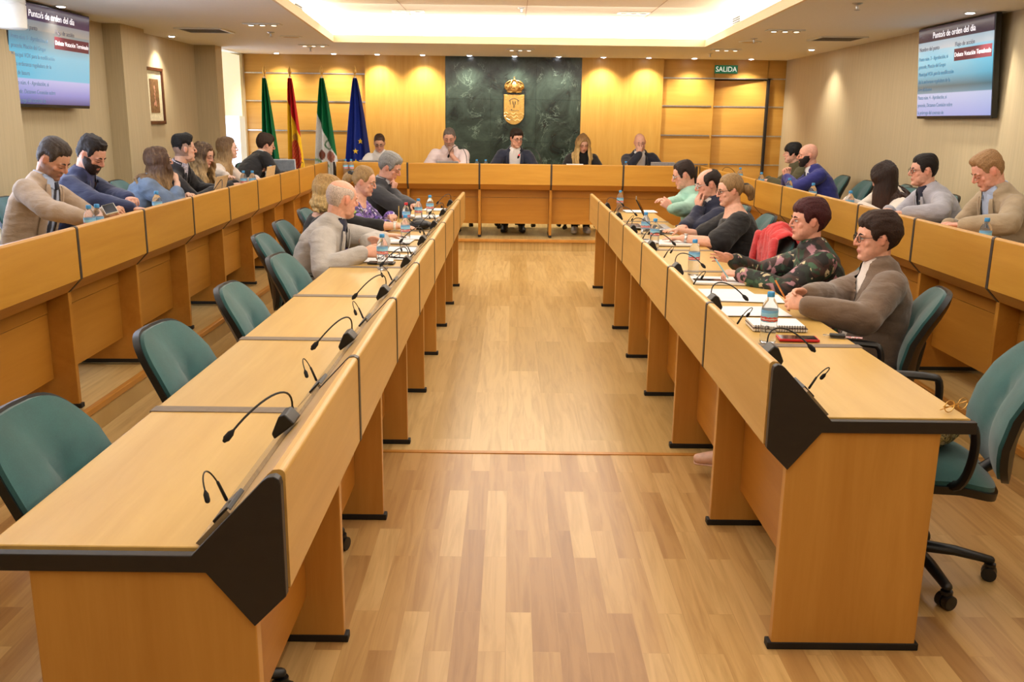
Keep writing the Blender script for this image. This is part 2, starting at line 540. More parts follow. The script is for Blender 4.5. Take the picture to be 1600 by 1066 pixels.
# back wall: lined panels left and right, two plain panels, marble in the middle
bw = MB()
bw.box((-3.0, YB_WALL + .1, 1.3), (2.2, .2, 2.6))
bw.box((2.53, YB_WALL + .1, 1.3), (.78, .2, 2.6))
bw.box((3.81, YB_WALL + .1, 1.3), (.26, .2, 2.6))
bw.box((3.3, YB_WALL + .1, 2.33), (.78, .2, .28))
struct('wall_back', bw, W_WALLH)
struct('wall_back_panel', MB().box((-1.535, YB_WALL + .02, 1.3), (1.15, .16, 2.6)).box((1.585, YB_WALL + .02, 1.3), (1.17, .16, 2.6)), W_WALL)
mbm = MB()
for i in range(3):
    for j, (z0, z1) in enumerate(((.1, .66), (.662, 1.26), (1.262, 1.86), (1.862, 2.46))):
        x0 = -.957 + i * .654
        mbm.box((x0 + .326, YB_WALL + .03, (z0 + z1) / 2), (.652, .16, z1 - z0))
struct('wall_back_marble', mbm, MARBLE)
struct('wall_back_core', MB().box((0, YB_WALL + .35, 1.3), (9, .1, 2.8)), W_WALLH)
for i, z in enumerate((2.19, 1.80, 1.385, .973)):
    m = MB().box((-3.01, YB_WALL - .004, z), (1.8, .012, .016))
    m.box((2.53, YB_WALL - .004, z), (.72, .012, .016)).box((3.81, YB_WALL - .004, z), (.26, .012, .016))
    if i == 0: m.box((3.31, YB_WALL - .004, z), (.84, .012, .016))
    struct('trim_%d' % (5 + i), m, STEEL)
# the door stands ajar inside its recess
dr = tag(empty('door_1', (3.68, YB_WALL + .01, 0), math.radians(-11)), kind='structure')
MB().box((-.37, .02, 1.09 + .0), (.75, .04, 2.15)).build('door_leaf', W_WALLH, dr)
for z in (1.80, 1.385, .973):
    MB().box((-.37, -.003, z), (.74, .012, .016)).build('door_strip', STEEL, dr)
struct('trim_9', MB().box((3.69, YB_WALL + .02, 1.09), (.03, .16, 2.18)), plain('door_gap_shade', (26, 18, 12), .8))  # dark strip put in for the shade in the gap beside the door
# skirting
struct('baseboard_right', MB().box((XR_W - .01, 5.2, S + .05), (.02, 17.4, .1)), W_TRIM)
# ceiling soffit with the raised tray
TX0, TX1 = (-1.12, -2.14), (1.76, 2.31)          # tray edges at y=-2.5 and y=11.45
TY0, TY1 = -2.5, 11.45
cl = MB()


def slab(pts, z0, z1):
    n = len(pts)
    cl.add([(x, y, z0) for x, y in pts] + [(x, y, z1) for x, y in pts],
           [tuple(range(n)), tuple(range(2 * n - 1, n - 1, -1))] + [(i, (i + 1) % n, (i + 1) % n + n, i + n) for i in range(n)])


slab([(-4.6, TY0), (TX0[0], TY0), (TX0[1], TY1), (-4.6, TY1)], CZ, CZ + .07)
slab([(TX1[0], TY0), (4.5, TY0), (4.5, TY1), (TX1[1], TY1)], CZ, CZ + .07)
slab([(-4.6, TY1), (4.5, TY1), (4.5, 14.2), (-4.6, 14.2)], CZ, CZ + .07)
slab([(-4.6, -3.6), (4.5, -3.6), (4.5, TY0), (-4.6, TY0)], CZ, CZ + .07)
struct('ceiling', cl, CEILM)
lip = MB()
for (a, b) in ((( TX0[0], TY0), (TX0[1], TY1)), ((TX1[0], TY0), (TX1[1], TY1)), ((TX0[1], TY1), (TX1[1], TY1))):
    a = Vector((*a, 0)); b = Vector((*b, 0)); d = (b - a).normalized(); nn = Vector((-d.y, d.x, 0)) * .012
    lip.add([a - nn, b - nn, b + nn, a + nn] and [Vector((p.x, p.y, z)) for z in (CZ - .001, CZ + .085) for p in (a - nn, b - nn, b + nn, a + nn)],
            [(0, 1, 2, 3), (7, 6, 5, 4), (0, 4, 5, 1), (1, 5, 6, 2), (2, 6, 7, 3), (3, 7, 4, 0)])
struct('trim_10', lip, LIPM)
UZ = 2.76
struct('ceiling_tray', MB().box((.2, 4.5, UZ + .05), (6.4, 15.4, .1)), plain('tray_ceiling', (240, 226, 204), .8, noise_amt=.01))
jt = MB()
for x in (-1.2, .15, 1.55): jt.box((x, 4.5, UZ - .001), (.006, 14, .004))
struct('ceiling_joint', jt, plain('joint_grey', (190, 160, 130), .8))
COVE = emit('cove_glow', (255, 248, 236), 8.0)  # the tray wall itself glows, in place of lights hidden in the cove
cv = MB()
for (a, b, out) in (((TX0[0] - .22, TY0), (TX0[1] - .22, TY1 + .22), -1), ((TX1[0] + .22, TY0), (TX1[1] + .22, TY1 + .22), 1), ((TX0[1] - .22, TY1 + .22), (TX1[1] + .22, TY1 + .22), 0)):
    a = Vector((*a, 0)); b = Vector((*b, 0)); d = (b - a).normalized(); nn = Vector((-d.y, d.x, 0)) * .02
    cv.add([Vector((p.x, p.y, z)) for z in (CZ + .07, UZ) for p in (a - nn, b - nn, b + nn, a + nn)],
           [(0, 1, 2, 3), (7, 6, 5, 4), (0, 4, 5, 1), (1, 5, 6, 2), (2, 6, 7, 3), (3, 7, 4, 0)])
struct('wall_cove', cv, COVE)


# louvred vents on the cove wall, ceiling fittings
GRILLE = plain('vent_grille', (120, 110, 98), .6)
DARKG = plain('dark_grille', (70, 66, 60), .6)


def grille_cove(c, rz, label):
    t = empty('air_vent', c, rz, label, 'vent', 'louvred vents on the cove wall')
    MB().box((0, .01, 0), (.36, .012, .13)).build('frame', WHITEP, t)
    m = MB()
    for k in range(5): m.box((0, 0, -.045 + k * .0225), (.33, .012, .008))
    m.build('slats', DARKG, t)


ang = math.atan2(TX0[1] - TX0[0], TY1 - TY0)
grille_cove((-2.20, 9.95, CZ + .19), PI / 2, 'louvred air vent on the left cove wall of the ceiling')
grille_cove((2.44, 10.55, CZ + .19), -PI / 2, 'louvred air vent on the right cove wall, farther of two')
grille_cove((2.33, 7.9, CZ + .19), -PI / 2, 'louvred air vent on the right cove wall, nearer of two')


def ceil_vent(p, label, rz=0):
    t = empty('air_vent', (p.x, p.y, CZ), rz, label, 'vent', 'square vents in the ceiling')
    m = MB(); w = .23
    for sx in (-1, 1): m.box((sx * w, 0, -.006), (.03, .49, .012)).box((0, sx * w, -.006), (.49, .03, .012))
    m.build('frame', WHITEP, t, bevel=.002)
    MB().box((0, 0, -.002), (.44, .44, .004)).build('backing', DARKG, t)
    m = MB()
    for k in range(9): m.box((0, -.18 + k * .045, -.006), (.44, .012, .008))
    m.build('slats', GRILLE, t)


ceil_vent(at(320, 47, Z=CZ), 'square slatted air vent in the ceiling left of the tray')
ceil_vent(at(1308, 60, Z=CZ), 'square slatted air vent in the ceiling right of the tray')
LEDM = emit('led_dot', (255, 236, 200), 4)


def led_triple(p, label, z=CZ):
    t = empty('ceiling_light', (p.x, p.y, z), 0, label, 'light', 'triple spot fittings')
    MB().box((0, 0, -.006), (.36, .13, .012)).build('frame', WHITEP, t, bevel=.003)
    for k in (-1, 0, 1):
        b = MB().lathe([(.035, -.0125), (.04, -.016), (.028, -.018)], (k * .11, 0, 0), 16).build('lamp_ring', STEEL, t, smooth=True)
        MB().lathe([(.026, -.018), (.02, -.021)], (k * .11, 0, 0), 14).build('lamp_lens', LEDM, b)


for px, py, lb in ((410, 37, 'triple spot fitting in the ceiling left of the tray, nearer one'), (490, 70, 'triple spot fitting in the ceiling left of the tray, farther one'),
                   (813, 77, 'triple spot fitting in the ceiling in front of the marble panel'), (1227, 47, 'triple spot fitting in the ceiling right of the tray, nearer one'),
                   (1135, 77, 'triple spot fitting in the ceiling right of the tray, farther one')):
    led_triple(at(px, py, Z=CZ), lb)
led_triple(at(638, 17, Z=UZ), 'triple spot fitting in the raised bright tray, left', UZ)
led_triple(at(990, 20, Z=UZ), 'triple spot fitting in the raised bright tray, right', UZ)


def sprinkler(p, label, z=CZ):
    t = empty('sprinkler', (p.x, p.y, z), 0, label, 'sprinkler', 'ceiling sprinklers')
    MB().lathe([(.04, 0), (.04, -.004), (.022, -.012), (.012, -.014)], (0, 0, 0), 16).build('rosette', STEEL, t, smooth=True)
    MB().lathe([(.008, -.01), (.01, -.03), (.006, -.045)], (0, 0, 0), 10).build('nozzle', STEEL, t, smooth=True)
    MB().lathe([(.022, -.048), (.024, -.05), (.008, -.054)], (0, 0, 0), 12).build('deflector', STEEL, t, smooth=True)


for px, py, lb in ((423, 50, 'sprinkler in the ceiling beside the left speaker disc'), (485, 74, 'sprinkler in the ceiling above the flags'),
                   (810, 80, 'sprinkler in the ceiling above the marble panel'), (1178, 60, 'sprinkler in the ceiling beside the right speaker disc'),
                   (1110, 83, 'sprinkler in the ceiling before the exit sign'), (1340, 5, 'sprinkler in the ceiling nearest the right television')):
    sprinkler(at(px, py, Z=CZ), lb)
sprinkler(at(815, 12, Z=UZ), 'sprinkler in the raised bright ceiling tray', UZ)
for px, py, lb in ((455, 57, 'flat round ceiling speaker left of the tray'), (1172, 65, 'flat round ceiling speaker right of the tray')):
    p = at(px, py, Z=CZ)
    t = empty('ceiling_speaker', (p.x, p.y, CZ), 0, lb, 'speaker', 'round ceiling speakers')
    MB().lathe([(.125, 0), (.125, -.008), (.11, -.012), (.105, -.01)], (0, 0, 0), 28).build('ring', WHITEP, t, smooth=True)
    MB().lathe([(.105, -.009), (.06, -.012), (.01, -.0125)], (0, 0, 0), 24).build('grille', plain('speaker_grille', (214, 190, 150), .7), t, smooth=True)


# downlights with a real spot lamp in each
def downlight(p, label, power, wall=None, size=52):
    t = empty('downlight', (p.x, p.y, CZ), 0, label, 'light', 'round ceiling downlights')
    MB().lathe([(.048, 0), (.048, -.005), (.037, -.009), (.034, -.003)], (0, 0, 0), 20).build('trim_ring', WHITEP, t, smooth=True)
    MB().lathe([(.033, -.004), (.026, -.012), (.01, -.015)], (0, 0, 0), 16).build('bulb', GLOW, t, smooth=True)
    l = bpy.data.lights.new('spot_lamp', 'SPOT'); l.energy = power; l.color = (1, .9, .74)
    l.spot_size = math.radians(size); l.spot_blend = 1.0; l.shadow_soft_size = .03
    o = link('spot_lamp', l, t); o.location = (0, 0, -.03)
    if wall is not None: o.rotation_euler = wall
    return t


names11 = ['far left, above the first flag', 'above the second and third flags', 'above the left plain wood panel, left', 'above the left plain wood panel, right', 'above the marble panel, left',
           'above the marble panel, middle', 'above the marble panel, right', 'above the right plain wood panel, left', 'above the right plain wood panel, right', 'just left of the exit sign', 'far right, just right of the exit sign']
for i, x in enumerate((431, 520, 588, 659, 733, 804, 874, 945, 1017, 1090, 1181)):
    p = at(x, 82 + (x - 431) / 750 * 8, Z=CZ)
    downlight(Vector((p.x, 13.42, CZ)), 'glowing downlight ' + names11[i], 70, (math.radians(8), 0, 0), 118)
for px, py, lb, rx in ((95, 9, 'glowing downlight over the left television', 1), (268, 56, 'glowing downlight over the framed picture', 1),
                       (1516, 19, 'glowing downlight over the right television', -1), (1268, 77, 'glowing downlight on the right wall side near the exit', -1)):
    p = at(px, py, Z=CZ)
    downlight(p, lb, 45, (0, math.radians(10 * rx), 0), 100)

# windows on the left, daylight behind sheer curtains
SKYW = emit('window_daylight', (226, 236, 255), 4.2)
CURT = plain('sheer_curtain', (240, 240, 244), .8, Transmission_Weight=.0)
for n, (y0, y1) in enumerate(((12.48, 13.6), (5.45, 6.93)), 1):
    w = tag(empty('window_%d' % n, (XL_W + .04, (y0 + y1) / 2, 0)), kind='structure')
    h = y1 - y0
    MB().box((0, 0, 1.35), (.02, h, 2.1)).build('window_pane', SKYW, w)
    m = MB()
    for y in (-h / 2, 0, h / 2): m.box((.02, y, 1.35), (.04, .05, 2.14))
    for z in (.3, 2.38): m.box((.02, 0, z), (.04, h, .05))
    m.build('window_frame', WHITEP, w)
    cm = MB()
    k = 60
    pr = [(.075 + .018 * math.sin(i * 1.15) + .008 * math.sin(i * .37), -h / 2 + h * i / k) for i in range(k + 1)]
    cm.add([(x, y, z) for z in (.2, 2.42) for x, y in pr], [(i, i + 1, i + k + 2, i + k + 1) for i in range(k)])
    cu = cm.build('curtain', None, w, smooth=True)
    cmat, nt, b = newmat('curtain_sheer')
    tr = node(nt, 'ShaderNodeBsdfTranslucent'); tr.inputs['Color'].default_value = (.93, .95, 1, 1)
    mxs = node(nt, 'ShaderNodeMixShader'); mxs.inputs[0].default_value = .6
    b.inputs['Base Color'].default_value = (.86, .88, .92, 1); b.inputs['Roughness'].default_value = .9
    nt.links.new(b.outputs[0], mxs.inputs[1]); nt.links.new(tr.outputs[0], mxs.inputs[2])
    nt.links.new(mxs.outputs[0], nt.nodes['Material Output'].inputs['Surface'])
    cu.data.materials.append(cmat)
    if n == 1: MB().box((.12, .12, 2.0), (.012, h * .8, .84)).build('roller_blind', plain('blind_backlit', (236, 226, 196), .8, Emission_Color=(*s2l((240, 228, 196)), 1), Emission_Strength=.75), w)  # blind glows by itself, standing in for daylight behind it


# ------------------------------------------------------------------ things on the walls
def text(name, body, mat, size, loc, parent, align='LEFT', width=None, extrude=.0006, rot=(PI / 2, 0, 0)):
    c = bpy.data.curves.new(name, 'FONT')
    c.body = body; c.size = size; c.align_x = align; c.align_y = 'CENTER'; c.extrude = extrude
    o = link(name, c, parent)
    o.location = loc; o.rotation_euler = rot
    c.materials.append(mat)
    bpy.context.view_layer.update()
    if width and o.dimensions.x > 0: o.scale.x = width / o.dimensions.x
    me = bpy.data.meshes.new_from_object(o.evaluated_get(bpy.context.evaluated_depsgraph_get()))
    r = link(name, me, parent); r.location = o.location; r.rotation_euler = o.rotation_euler; r.scale = o.scale
    bpy.data.objects.remove(o)
    if not me.materials: me.materials.append(mat)
    return r


def ramp_screen(name, stops, strength):
    m, nt, b = newmat(name)
    tc = node(nt, 'ShaderNodeTexCoord'); sx = node(nt, 'ShaderNodeSeparateXYZ')
    nt.links.new(tc.outputs['Generated'], sx.inputs[0])
    rp = node(nt, 'ShaderNodeValToRGB'); rp.color_ramp.interpolation = 'LINEAR'
    e = rp.color_ramp.elements
    e[0].position = 0; e[0].color = (*s2l(stops[0][1]), 1); e[1].position = 1; e[1].color = (*s2l(stops[-1][1]), 1)
    for p, c in stops[1:-1]:
        q = e.new(p); q.color = (*s2l(c), 1)
    nt.links.new(sx.outputs['Z'], rp.inputs['Fac'])
    nt.links.new(rp.outputs['Color'], b.inputs['Emission Color']); b.inputs['Emission Strength'].default_value = strength
    b.inputs['Base Color'].default_value = (.02, .02, .02, 1); b.inputs['Roughness'].default_value = .12
    return m


T_WHITE = emit('screen_text_white', (240, 236, 240), .9)
T_DARK = emit('screen_text_dark', (66, 60, 70), .6)
T_GREY = emit('screen_text_grey', (84, 104, 124), .7)
T_MAR = emit('screen_button', (84, 30, 42), .6)


def television(loc, rz, tilt, label, stops):
    t = empty('television', loc, rz, label, 'television')
    t.rotation_euler = (tilt, 0, rz)
    w, h = 1.40, .815
    MB().box((0, .03, 0), (w, .05, h)).build('casing', BLACKP, t, bevel=.006)
    MB().box((0, .07, 0), (.5, .04, .4)).build('wall_bracket', BLACKP, t)
    scn = MB().box((0, .003, .008), (w - .024, .004, h - .036)).build('screen', ramp_screen('screen_' + str(rz), stops, .85), t)
    X = lambda u: (u - .5) * (w - .024)
    Zv = lambda v: (.5 - v) * (h - .036) + .008
    y = -.0005
    text('screen_title', 'Punto/s de orden del día', T_WHITE, .075, (X(.5), y, Zv(.095)), t, 'CENTER', .78)
    text('screen_heading', 'Nombre del punto', T_DARK, .052, (X(.02), y, Zv(.235)), t, 'LEFT', .40)
    text('screen_heading', 'Flujo de acción', T_DARK, .052, (X(.53), y, Zv(.235)), t, 'LEFT', .34)
    bt = MB().box((X(.755), .0005, Zv(.345)), (.64, .002, .10)).build('screen_button', T_MAR, t)
    text('screen_button_text', 'Debate Votación Terminado', T_WHITE, .052, (X(.755), -.0012, Zv(.345)), bt, 'CENTER', .62)
    for k, s in enumerate(('Punto núm. 3 - Aprobación, si', 'procede, Moción del Grupo', 'Municipal VOX para la modificación', 'de la ordenanza reguladora de la', 'tasa de basura')):
        text('screen_text', s, T_GREY, .048, (X(.015), y, Zv(.345 + k * .087)), t)
    for k, s in enumerate(('Punto núm. 4 - Aprobación, si', 'procede, Dictamen Comisión sobre', 'la prórroga del contrato de')):
        text('screen_text', s, T_GREY, .048, (X(.015), y, Zv(.79 + k * .087)), t)
    return t


stR = [(0, (168, 176, 232)), (.25, (200, 208, 240)), (.262, (110, 150, 170)), (.33, (70, 110, 124)), (.45, (84, 176, 208)), (.62, (110, 206, 236)), (.74, (150, 208, 232)), (.755, (196, 206, 214)), (.84, (176, 196, 208)), (.845, (60, 42, 60)), (1, (46, 34, 48))]
stL = [(0, (86, 84, 136)), (.1, (150, 150, 214)), (.25, (196, 196, 240)), (.262, (116, 196, 226)), (.5, (112, 196, 226)), (.62, (104, 158, 182)), (.74, (116, 136, 146)), (.755, (150, 150, 146)), (.84, (140, 144, 150)), (.845, (60, 40, 78)), (1, (44, 32, 60))]
television((3.83, 8.30, 2.035), -PI / 2, math.radians(5), 'television with the agenda on the right wall', stR)
television((-3.87, 8.06, 2.03), PI / 2, math.radians(5), 'television with the agenda in the left wall niche', stL)

# framed picture
pc = at(246, 150, X=-4.0)
t = empty('picture_frame', (XL_W + .0, pc.y + .02, pc.z), PI / 2, 'dark wood framed picture with cream mat on the left wall', 'picture')
fr = MB(); w, h = .52, .62
for sx in (-1, 1): fr.box((sx * (w / 2 - .018), -.015, 0), (.036, .03, h)).box((0, -.015, sx * (h / 2 - .018)), (w - .03, .03, .036))
fr.build('frame', wood('frame_wood', (70, 34, 22), (98, 50, 32), 'Z', 1), t, bevel=.004)
MB().box((0, -.006, 0), (w - .05, .008, h - .05)).build('mat_board', plain('mat_board', (226, 214, 178), .8), t)
MB().box((0, -.0115, 0), (.26, .004, .37)).build('artwork', plain('artwork', (128, 92, 52), .8, noise_amt=.15, scale=30), t)
m = MB()
for (x, z, r) in ((.0, .09, .02), (.012, .05, .014), (-.01, .02, .012), (.0, -.02, .01), (.015, -.07, .022), (-.02, -.09, .018), (.03, -.1, .014)): m.ell((x, -.0135, z), (r, .003, r * 1.2), None, 10, 6)
m.tube([(.0, -.014, .1), (.005, -.014, 0), (0, -.014, -.1)], .003, 6)
m.build('painted_flowers', plain('painted_flowers', (206, 150, 120), .8, noise_amt=.2, scale=60), t)

# white speaker by the ceiling at far left
q = at(16, 8, X=-3.72)
t = empty('wall_speaker', (q.x, q.y, q.z), math.radians(60), 'white box speaker under the ceiling at far left', 'speaker')
MB().lathe([(.085, -.17), (.1, -.16), (.105, -.02), (.105, .0), (.1, .002), (.1, .012), (.105, .014), (.105, .16), (.095, .17)], (0, 0, 0), 24).build('casing', WHITEP, t, smooth=True)
MB().box((-.12, .05, .02), (.14, .06, .06)).build('bracket', WHITEP, t, bevel=.006)

# coat of arms
t = empty('coat_of_arms', (.033, YB_WALL - .052, 1.82), 0, 'gold crowned shield emblem on the green marble panel', 'emblem')
hw = .148
out = [(-hw, .11), (hw, .11), (hw, -.16)] + [(hw * math.cos(a), -.16 - .155 * math.sin(a)) for a in [PI * i / 16 for i in range(1, 16)]] + [(-hw, -.16)]
MB().prism(out, -.03, .0).build('shield', GOLD, t, bevel=.006)
wv = MB()
for r in range(3):
    z0 = -.155 - r * .045
    hw2 = hw * math.sqrt(max(0, 1 - ((-z0 - .16) / .155) ** 2)) * .93 if z0 < -.16 else hw * .95
    wv.tube([(-hw2 + 2 * hw2 * i / 30, -.034, z0 + .011 * math.sin(i / 30 * 4 * 2 * PI * hw2 / hw)) for i in range(31)], .008, 6)
wv.build('wave_relief', plain('pale_gold', (238, 206, 140), .3, 1.0), t, smooth=True)
pin = MB()
ENG = plain('engraving', (70, 54, 40), .6)
pin.tube([(-.07, -.033, .02), (-.04, -.033, .045), (0, -.033, .055), (.04, -.033, .045), (.07, -.033, .02)], .006, 6)
for x in (-.055, -.018, .02, .055): pin.tube([(x - .012, -.033, .018), (x, -.033, .02), (x, -.033, -.03)], .0035, 6)
pin.tube([(-.016, -.033, .01), (-.004, -.033, -.03), (-.008, -.033, -.075)], .004, 6).tube([(.016, -.033, .01), (.004, -.033, -.03), (.006, -.033, -.075)], .004, 6)
pin.tube([(-.07, -.033, -.115), (.07, -.033, -.115)], .003, 6).ell((-.035, -.033, -.1), (.01, .004, .008))
pin.build('tree_relief', ENG, t)
lt = MB()
for i, x in enumerate((-.1, -.05, 0, .05, .1)):
    lt.box((x, -.031, .082), (.004, .004, .026)).box((x + .01, -.031, .082 + (.01 if i % 2 else -.01)), (.018, .004, .004)).box((x + .018, -.031, .082), (.004, .004, .02))
for z in (.05, -.08):
    for sx in (-1, 1): lt.ell((sx * .115, -.031, z), (.01, .003, .012))
lt.build('border_relief', plain('gold_relief', (226, 190, 120), .35, 1.0), t)
cr = empty('crown', (0, -.02, .135)); cr.parent = t
cr2 = MB()
cr2.lathe([(.1, 0), (.108, .004), (.104, .022), (.112, .028), (.112, .034), (.1, .036)], (0, 0, 0), 32)
cr2.xf(Matrix.Diagonal((1, .35, 1, 1)))
for k in range(8):
    a = k * PI / 4 + PI / 8
    p0 = Vector((.108 * math.cos(a), .036 * math.sin(a), .035)); p3 = Vector((0, 0, .165))
    d = Vector((math.cos(a), .35 * math.sin(a), 0))
    cr2.tube(bez(p0, p0 + d * .09 + Vector((0, 0, .06)), p3 + d * .1 + Vector((0, 0, .02)), p3, 10), .0085, 6)
    cr2.ell(p0 + Vector((0, -.004, .012)), (.013, .008, .02))
for k in range(9):
    a = PI + k * PI / 8
    cr2.ell((.125 * math.cos(a), .04 * math.sin(a), .07 + .02 * (k % 2)), (.018, .01, .022))
cr2.ell((0, 0, .18), (.016, .01, .016)).box((0, 0, .208), (.007, .006, .03)).box((0, 0, .21), (.022, .006, .007))
c2 = cr2.build('crown', GOLD, t, smooth=True); c2.location = (0, -.02, .135)
bpy.data.objects.remove(cr)
cv2 = MB().ell((0, .005, .085), (.115, .03, .08)).build('crown_lining', plain('gold_lining', (222, 178, 112), .4, 1.0), t, smooth=True); cv2.location = (0, -.012, .135)

# exit sign
p0 = at(1117, 102, Y=YB_WALL); p1 = at(1152, 115, Y=YB_WALL)
t = empty('exit_sign', ((p0.x + p1.x) / 2, YB_WALL - .012, (p0.z + p1.z) / 2), 0, 'green exit sign with white lettering above the door', 'sign')
MB().box((0, .005, 0), (.33, .012, .115)).build('sign_plate', plain('exit_green', (20, 112, 78), .5, Emission_Color=(*s2l((20, 112, 78)), 1), Emission_Strength=.25), t, bevel=.002)
text('sign_text', 'SALIDA', emit('sign_white', (236, 240, 230), .6), .1, (0, -.002, -.002), t, 'CENTER', .30)


# ------------------------------------------------------------------ flags
def star(m, c, r, M=None):
    vs = []
    for k in range(10):
        a = PI / 2 + k * PI / 5
        rr = r if k % 2 == 0 else r * .4
        vs.append((rr * math.cos(a), 0, rr * math.sin(a)))
    vs2 = [(x, -.006, z) for x, y, z in vs]
    allv = [Vector(v) for v in vs + vs2]
    allv = [(M @ v if M else v) + Vector(c) for v in allv]
    m.add(allv, [tuple(range(10)), tuple(range(19, 9, -1))] + [(i, (i + 1) % 10, (i + 1) % 10 + 10, i + 10) for i in range(10)])


def flag(px, label, colfn, ztop, lean, wbot, extra=None, tipcol=GOLD):
    p = at(px, 102, Y=13.12)
    t = empty('flag', (p.x, 13.12, S), 0, label, 'flag', 'flags on poles behind the left of the top table')
    H = p.z - S
    MB().lathe([(.16, 0), (.16, .02), (.13, .035), (.03, .05), (.022, .12), (.013, .13)], (0, 0, 0), 28).build('stand_base', GOLD, t, smooth=True)
    MB().lathe([(.013, .1), (.013, H - .15)], (0, 0, 0), 12).build('pole', STEEL, t, smooth=True)
    fin = MB().lathe([(.012, H - .16), (.02, H - .15), (.012, H - .135), (.01, H - .12), (.016, H - .11), (.03, H - .085), (.018, H - .04), (.003, H)], (0, 0, 0), 16)
    fin.xf(Matrix.Diagonal((1, .5, 1, 1)))
    fin.build('finial', tipcol, t, smooth=True)
    n, m_ = 56, 90
    z1 = H - .17; z0 = .55
    vs = []; cols = []
    for j in range(m_ + 1):
        v = j / m_
        z = z1 + (z0 - z1) * v
        wd = .05 + (wbot - .05) * (v ** .8)
        for i in range(n + 1):
            u = i / n
            x = lean * v + (u - .42) * wd
            fold = math.sin(u * 6 * PI * .75 + 1.3 + v * 1.2) * (.012 + .035 * v) + .012 * math.sin(u * 17 + v * 3)
            y = -.03 - fold - .03 * v
            vs.append((x, y, z)); cols.append(colfn(u, v))
    fs = [(j * (n + 1) + i, j * (n + 1) + i + 1, (j + 1) * (n + 1) + i + 1, (j + 1) * (n + 1) + i) for j in range(m_) for i in range(n)]
    o = MB().add(vs, fs)
    me = bpy.data.meshes.new('flag_cloth'); me.from_pydata(vs, [], fs)
    me.polygons.foreach_set('use_smooth', [True] * len(fs))
    ca = me.color_attributes.new('Col', 'FLOAT_COLOR', 'POINT')
    ca.data.foreach_set('color', np.array([(*s2l(c), 1) for c in cols]).ravel())
    me.materials.append(FLAGM)
    fc = link('flag_cloth', me, t)

    def surf(u, v):
        z = z1 + (z0 - z1) * v; wd = .05 + (wbot - .05) * (v ** .8)
        fold = math.sin(u * 6 * PI * .75 + 1.3 + v * 1.2) * (.012 + .035 * v) + .012 * math.sin(u * 17 + v * 3)
        return Vector((lean * v + (u - .42) * wd, -.03 - fold - .03 * v, z))
    if extra: extra(t, surf, fc)
    return t


FLAGM = vcol('flag_cloth', .6, 0, .3)
G1, WHT, RED, YEL, BLU = (0, 110, 62), (236, 236, 234), (196, 24, 30), (244, 196, 32), (30, 52, 152)


def f_green(u, v):
    if v > .62 + .5 * u: return WHT
    return (0, 92, 50) if .55 < u < .7 else G1


def f_spain(u, v):
    if v < .26 + .36 * (u - .3) + .05: return RED
    if v > .90 - .25 * (.5 - u) * 1.0: return RED if u < .75 else YEL
    du, dv = (u - .55) / .36, (v - .74) / .15
    if du * du + dv * dv < 1:
        if (int(u * 20) + int(v * 70)) % 3 == 0: return (214, 120, 60)
        return (186, 40, 36)
    du, dv = (u - .6) / .2, (v - .565) / .035
    if du * du + dv * dv < 1: return (190, 140, 60)
    return YEL


def f_anda(u, v):
    if v < .33 + .42 * u: return G1
    if v > .86 + .6 * (u - .0) * .8: return G1
    du, dv = (u - .3) / .17, (v - .735) / .05
    if du * du + dv * dv < 1: return (126, 66, 44)
    du, dv = (u - .72) / .2, (v - .75) / .055
    if du * du + dv * dv < 1: return (196, 130, 110) if (int(u * 30) + int(v * 90)) % 3 else (120, 60, 50)
    du, dv = (u - .68) / .22, (v - .635) / .05
    if .55 < du * du + dv * dv < 1: return (80, 130, 90)
    if abs((v - .80) - (u - .2) * .12) < .012 and u < .6: return (150, 190, 150)
    return WHT


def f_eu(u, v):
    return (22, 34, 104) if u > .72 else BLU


def eu_stars(t, surf, fc):
    m = MB()
    for (u, v, r) in ((.62, .60, .042), (.42, .695, .042), (.42, .80, .044), (.60, .885, .042)):
        p = surf(u, v)
        star(m, p + Vector((0, -.02, 0)), r)
    m.build('flag_stars', plain('star_yellow', (248, 206, 40), .6), fc)


flag(412, 'green flag with white corner, leftmost of the four', f_green, 0, .05, .26)
flag(452, 'red and yellow flag with a coat of arms', f_spain, 0, .045, .24)
flag(502, 'green and white striped flag with an emblem', f_anda, 0, .015, .36)
flag(554, 'blue flag with yellow stars', f_eu, 0, .0, .42, eu_stars)

# ------------------------------------------------------------------ desks
PM = .8858            # desk module
XL, XR, YL0, YR0 = -.431, .749, 1.654, 2.526
DA, DB, DC, DD, ZT, ZAP, ZF, ZB = .60, .18, .065, .505, .74, .906, .655, .589
PLATE = [(DA, ZT), (DB, ZT), (.034, .897), (.024, .904), (.012, .906), (.003, .9), (0, .888), (0, ZF), (DC, ZB), (.155, .704), (DA, .704)]
_cache = {}


def dmesh(key, fn):
    if key not in _cache: _cache[key] = fn()
    return _cache[key]


